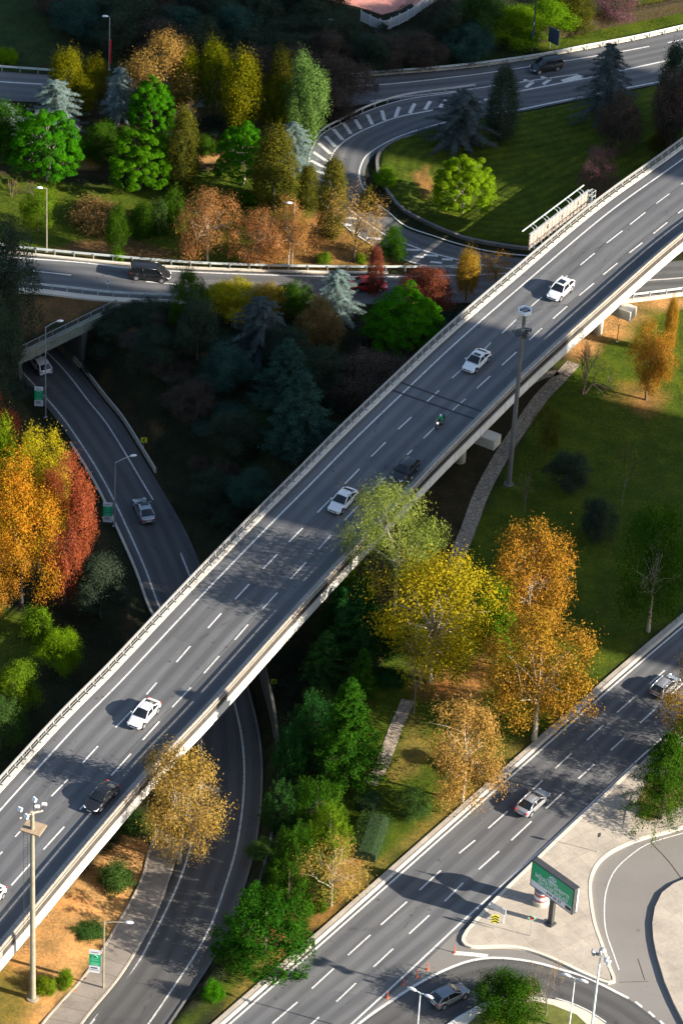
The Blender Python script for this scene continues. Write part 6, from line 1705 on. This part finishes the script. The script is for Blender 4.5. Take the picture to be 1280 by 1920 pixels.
b = MB(); b.prism([(x * .8, y * .8) for x, y in hx], h - .06, h + .0); b.build('lamp_tray', M['black'], r)
b = MB(); b.box((-.3, -.1, h - 2.75), (1.5, 1.2, .14), .45); b.box((.6, .25, h - 2.6), (.75, .35, .28), -.2); b.box((.25, -.5, h - 3.0), (.36, .36, .5), .3); b.build('platform', M['steel_dark'], r)
b = MB()
for z_ in (h - 2.1, h - 1.6):
    b.tube([(-1.0, -.7, z_), (.7, -.45, z_), (.85, .6, z_), (-.85, .6, z_), (-1.0, -.7, z_)], .02, 5)
for x_, y_ in ((-1.0, -.7), (-.15, -.58), (.7, -.45), (.85, .6), (0, .6), (-.85, .6)): b.tube([(x_, y_, h - 2.7), (x_, y_, h - 1.6)], .025, 5)
b.build('railing', M['steel'], r)
# slender mast with reflector discs at lower right
g = G(1106, 1945); h = h_from(1106, 1945, 1768, g); r = empty('light_mast', tuple(g)); tag(r, 'slender white light mast with disc floodlights at lower right', 'light mast', 'tall light masts')
b = MB(); b.tube([(0, 0, -.2), (0, 0, h)], [.13, .08], 10); b.build('pole', M['lamp_white'], r)
for (x, y, z, mt) in ((-.55, .2, -.35, 'steel'), (-.2, -.3, -.1, 'steel_dark'), (.5, -.2, -.7, 'lamp_white'), (.72, -.5, -.9, 'lamp_white'), (.15, .4, -.3, 'steel')):
    b = MB(); b.tube([(0, 0, h - .3), (x, y, h + z)], .03, 5); b.build('bracket', M['steel'], r)
    b = MB(); d = Vector((x, y, -.35)).normalized(); p = Vector((x, y, h + z)); b.tube([p - d * .15, p + d * .05, p + d * .18], [.12, .34, .36], 14); b.build('floodlight', M[mt], r, smooth=False)

# big green billboard: local x along the board, faces -y
bb = P(1030, 1733, .2); sb = scale_at(bb)
w0, w1 = P(997, 1655, 3.6), P(1076, 1712, 3.6)
ang = math.atan2(w1[1] - w0[1], w1[0] - w0[0]); BW = float(np.linalg.norm(w1[:2] - w0[:2]))
print('billboard', BW, ang)
r = empty('billboard', tuple(bb), ang); tag(r, 'large green billboard with white lettering on a thick post on the paved island', 'billboard')
BH, BZ = 3.35, 3.45
b = MB(); b.box((0, .1, BZ / 2), (.55, .4, BZ)); b.box((0, .1, .1), (.9, .8, .2)); b.build('post', M['steel_dark'], r, bevel=.03)
b = MB(); b.box((0, .1, BZ + BH / 2), (BW, .75, BH)); b.build('frame', M['steel_dark'], r, bevel=.04)
b = MB(); b.box((0, -.28, BZ + BH * .62), (BW - .3, .03, BH * .68)); b.build('panel', M['green_sign'], r)
b = MB(); b.box((0, -.28, BZ + BH * .165), (BW - .3, .03, BH * .22)); b.build('strip', M['sign_white'], r)
RT = (PI / 2, 0, 0)
text(r, "SAĞLIKLI EV LEVENT'TE", .66, (0, -.30, BZ + BH * .56), M['sign_white'], RT, sx=(BW - .7) / 7.6)
text(r, "ÖN TALEP BAŞLADI", .66, (.15, -.30, BZ + BH * .375), M['sign_white'], RT, sx=(BW - 1.6) / 6.2)
text(r, "444 25 27", .5, (.35, -.30, BZ + BH * .165), M['black'], RT)
b = MB(); b.box((BW * .40, -.30, BZ + BH * .165), (.75, .03, .42)); b.build('badge', M['black'], r)
b = MB()
b.tube([(-.5, -.30, BZ + BH * .80), (-.3, -.30, BZ + BH * .86), (0, -.30, BZ + BH * .90), (.3, -.30, BZ + BH * .86), (.5, -.30, BZ + BH * .80)], .06, 6)
for k in range(4): b.box((-.3 + .2 * k, -.30, BZ + BH * .79), (.09, .02, .34))
for z_, w_ in ((.70, 1.5), (.665, 1.0)): b.box((0, -.30, BZ + BH * z_), (w_, .02, .09))
b.build('emblem', M['sign_white'], r)
b = MB(); b.box((BW / 2 + .01, .28, BZ + BH / 2), (.06, .16, BH * .9)); b.build('edge_lamp', M['lamp_white'], r)
# advertising column
ac = P(1013, 1692, .2); r = empty('advertising_column', tuple(ac)); tag(r, 'round advertising column with red and white posters behind the billboard', 'advertising column')
b = MB(); b.lathe((0, 0, 0), [(.0, 0), (.85, 0), (.85, .5), (.78, .52)], 24); b.build('base', M['conc'], r, smooth=False)
b = MB(); b.lathe((0, 0, 0), [(.74, .5), (.74, 2.9)], 24); b.build('drum', M['sign_white'], r, smooth=True)
b = MB()
for z0, z1 in ((.6, .82), (1.25, 1.6), (2.3, 2.6)): b.lathe((0, 0, 0), [(.752, z0), (.752, z1)], 24)
b.build('poster', simple('red poster', (.38, .10, .08), .5), r, smooth=True)
b = MB(); b.lathe((0, 0, 0), [(.752, 1.7), (.752, 2.2)], 24); b.build('poster', simple('blue grey poster', (.12, .14, .2), .5), r, smooth=True)
b = MB(); b.lathe((0, 0, 0), [(.9, 2.9), (1.15, 3.05), (1.2, 3.25), (1.0, 3.7), (.6, 4.05), (.25, 4.25), (.08, 4.5), (.02, 5.2), (0, 5.2)], 24); b.build('dome', M['steel_dark'], r, smooth=True)
# small traffic signs
def post_sign(px, yb, h, label, name='road_sign', z=None, cat='road sign', post='steel', shape='square', size=.7, rz=0.0, face='sign_white', extra=None, pr=.035):
    g = G(px, yb) if z is None else P(px, yb, z); r = empty(name, tuple(g), rz); tag(r, label, cat)
    b = MB(); b.tube([(0, 0, -.1), (0, 0, h)], pr, 8); b.build('post', M[post], r)
    b = MB()
    if shape == 'square': b.box((0, -.06, h - size / 2), (size, .03, size))
    elif shape == 'round': b.cyl((0, -.075, h - size / 2), (0, -.045, h - size / 2), size / 2, 20)
    elif shape == 'diamond': b.box((0, -.06, h - size / 2), (size * .75, .03, size * .75), rot=Matrix.Rotation(PI / 4, 3, 'Y'))
    elif shape == 'tall': b.box((0, -.06, h - size * .75), (size, .03, size * 1.5))
    b.build('plate', M[face], r)
    if extra: extra(r, h, size)
    return r
def chevron(r, h, s):
    b = MB()
    for sgn in (-1, 1): b.box((-.02, -.085, h - s / 2 + sgn * s * .17), (s * .62, .02, s * .17), rot=Matrix.Rotation(-sgn * .85, 3, 'Y'))
    b.build('chevron', M['black'], r)
def chev2(r, h, s):
    b = MB()
    for k in range(3):
        for sgn in (-1, 1): b.box((sgn * s * .24, -.085, h - s * (.35 + .45 * k)), (s * .62, .02, s * .18), rot=Matrix.Rotation(sgn * .6, 3, 'Y'))
    b.build('chevron', M['black'], r)
def noentry(r, h, s):
    b = MB(); b.cyl((0, -.09, h - s * .5), (0, -.076, h - s * .5), s * .26, 16); b.build('symbol', M['red'], r)
    b = MB(); b.box((-.02, -.1, h - s * .36), (s * .7, .014, s * .16), rot=Matrix.Rotation(.8, 3, 'Y')); b.build('arrow', M['black'], r)
def arrow(r, h, s):
    b = MB(); b.box((0, -.085, h - s * .75), (s * .6, .02, s * .1)); b.box((-s * .1, -.085, h - s * .4), (s * .12, .02, s * .5)); b.box((s * .15, -.085, h - s * .55), (s * .1, .02, s * .8)); b.build('symbol', M['black'], r)
post_sign(270, 841, 1.7, 'yellow sign with a black chevron beside the sunken ramp barrier', face='yellow', extra=chevron, size=.75)
post_sign(513, 1290, 1.3, 'shaded yellow chevron sign right of the ramp under the viaduct', face='yellow', extra=chevron, size=.65)
post_sign(926, 1741, 1.9, 'yellow green sign with black chevrons at the tip of the paved island', z=.2, face='yellow', shape='tall', extra=chev2, size=.72)
post_sign(993, 1755, 2.9, 'pale green sign with a red dot on the paved island', z=.2, face='green_pale', shape='diamond', extra=noentry, size=.85)
post_sign(202, 549, 2.0, 'small white sign on the near guardrail of the cross road', z=.2, shape='tall', extra=arrow, size=.42)
post_sign(703, 189, 2.6, 'dark backed road sign at the end of the striped shoulder', face='sign_back', shape='tall', size=.8, post='steel_dark')
post_sign(1118, 1597, 2.6, 'small dark signal on a thin pole on the paved island, farthest from the tip', z=.2, face='black', shape='tall', size=.35, rz=.5)
g = G(1035, 95); r = empty('road_sign', tuple(g), -.75); tag(r, 'large dark sign panel seen from behind on two legs on the lit verge', 'road sign')
b = MB(); b.box((0, 0, 2.3), (1.9, .08, 2.3)); b.build('panel', M['sign_back'], r)
b = MB()
for x in (-.6, .6): b.box((x, .1, 2.3), (.1, .08, 2.3))
b.build('rib', M['steel'], r)
for x in (-.6, .6): b = MB(); b.tube([(x, .1, -.1), (x, .1, 1.2)], .05, 6); b.build('leg', M['steel'], r)
g = P(931, 1725, .2); r = empty('crowd_barrier', tuple(g), -.62); tag(r, 'pale slatted plate on two legs at the avenue edge of the paved island', 'barrier')
b = MB(); b.box((0, 0, 1.55), (1.9, .05, .75)); b.build('plate', M['sign_white'], r)
b = MB()
for k in range(7): b.box((-.8 + .26 * k, -.035, 1.55), (.05, .02, .66))
b.build('bar', M['steel'], r)
for x in (-.35, .75): b = MB(); b.tube([(x, .05, 0), (x, .05, 1.9)], .035, 6); b.build('leg', M['lamp_white'], r)
# orange flexible posts
first = None
for i, (x, y, lb) in enumerate(((852, 1786, 'orange post nearest the tip of the paved island'), (801, 1818, 'orange post second from the paved island tip'), (781, 1831, 'orange post in the middle of the row'), (756, 1846, 'orange post in shade, fourth from the paved island tip'), (726, 1871, 'orange post farthest from the paved island, near the avenue line'))):
    p = P(x, y, .02); r = empty('lane_post', tuple(p)); tag(r, lb, 'bollard', 'orange lane posts')
    if first is None:
        b = MB(); b.lathe((0, 0, 0), [(.0, 0), (.16, 0), (.14, .05), (.05, .07), (.045, .85), (.0, .87)], 12); q = b.build('post', M['orange'], r, smooth=False)
        b = MB(); b.lathe((0, 0, 0), [(.049, .6), (.049, .72)], 12); q2 = b.build('band', M['red'], r); first = (q, q2)
    else:
        for q in first: c = q.copy(); COL.objects.link(c); c.parent = r
# sign post near the right pier
g = G(1156, 641); r = empty('lawn_post', tuple(g)); tag(r, 'thin bare post on the orange dirt by the viaduct pier', 'post')
b = MB(); b.tube([(0, 0, -.1), (0, 0, 2.6)], .05, 8); b.build('pole', M['steel_dark'], r)
b = MB(); b.box((0, 0, .05), (.3, .3, .1)); b.build('base', M['conc'], r)
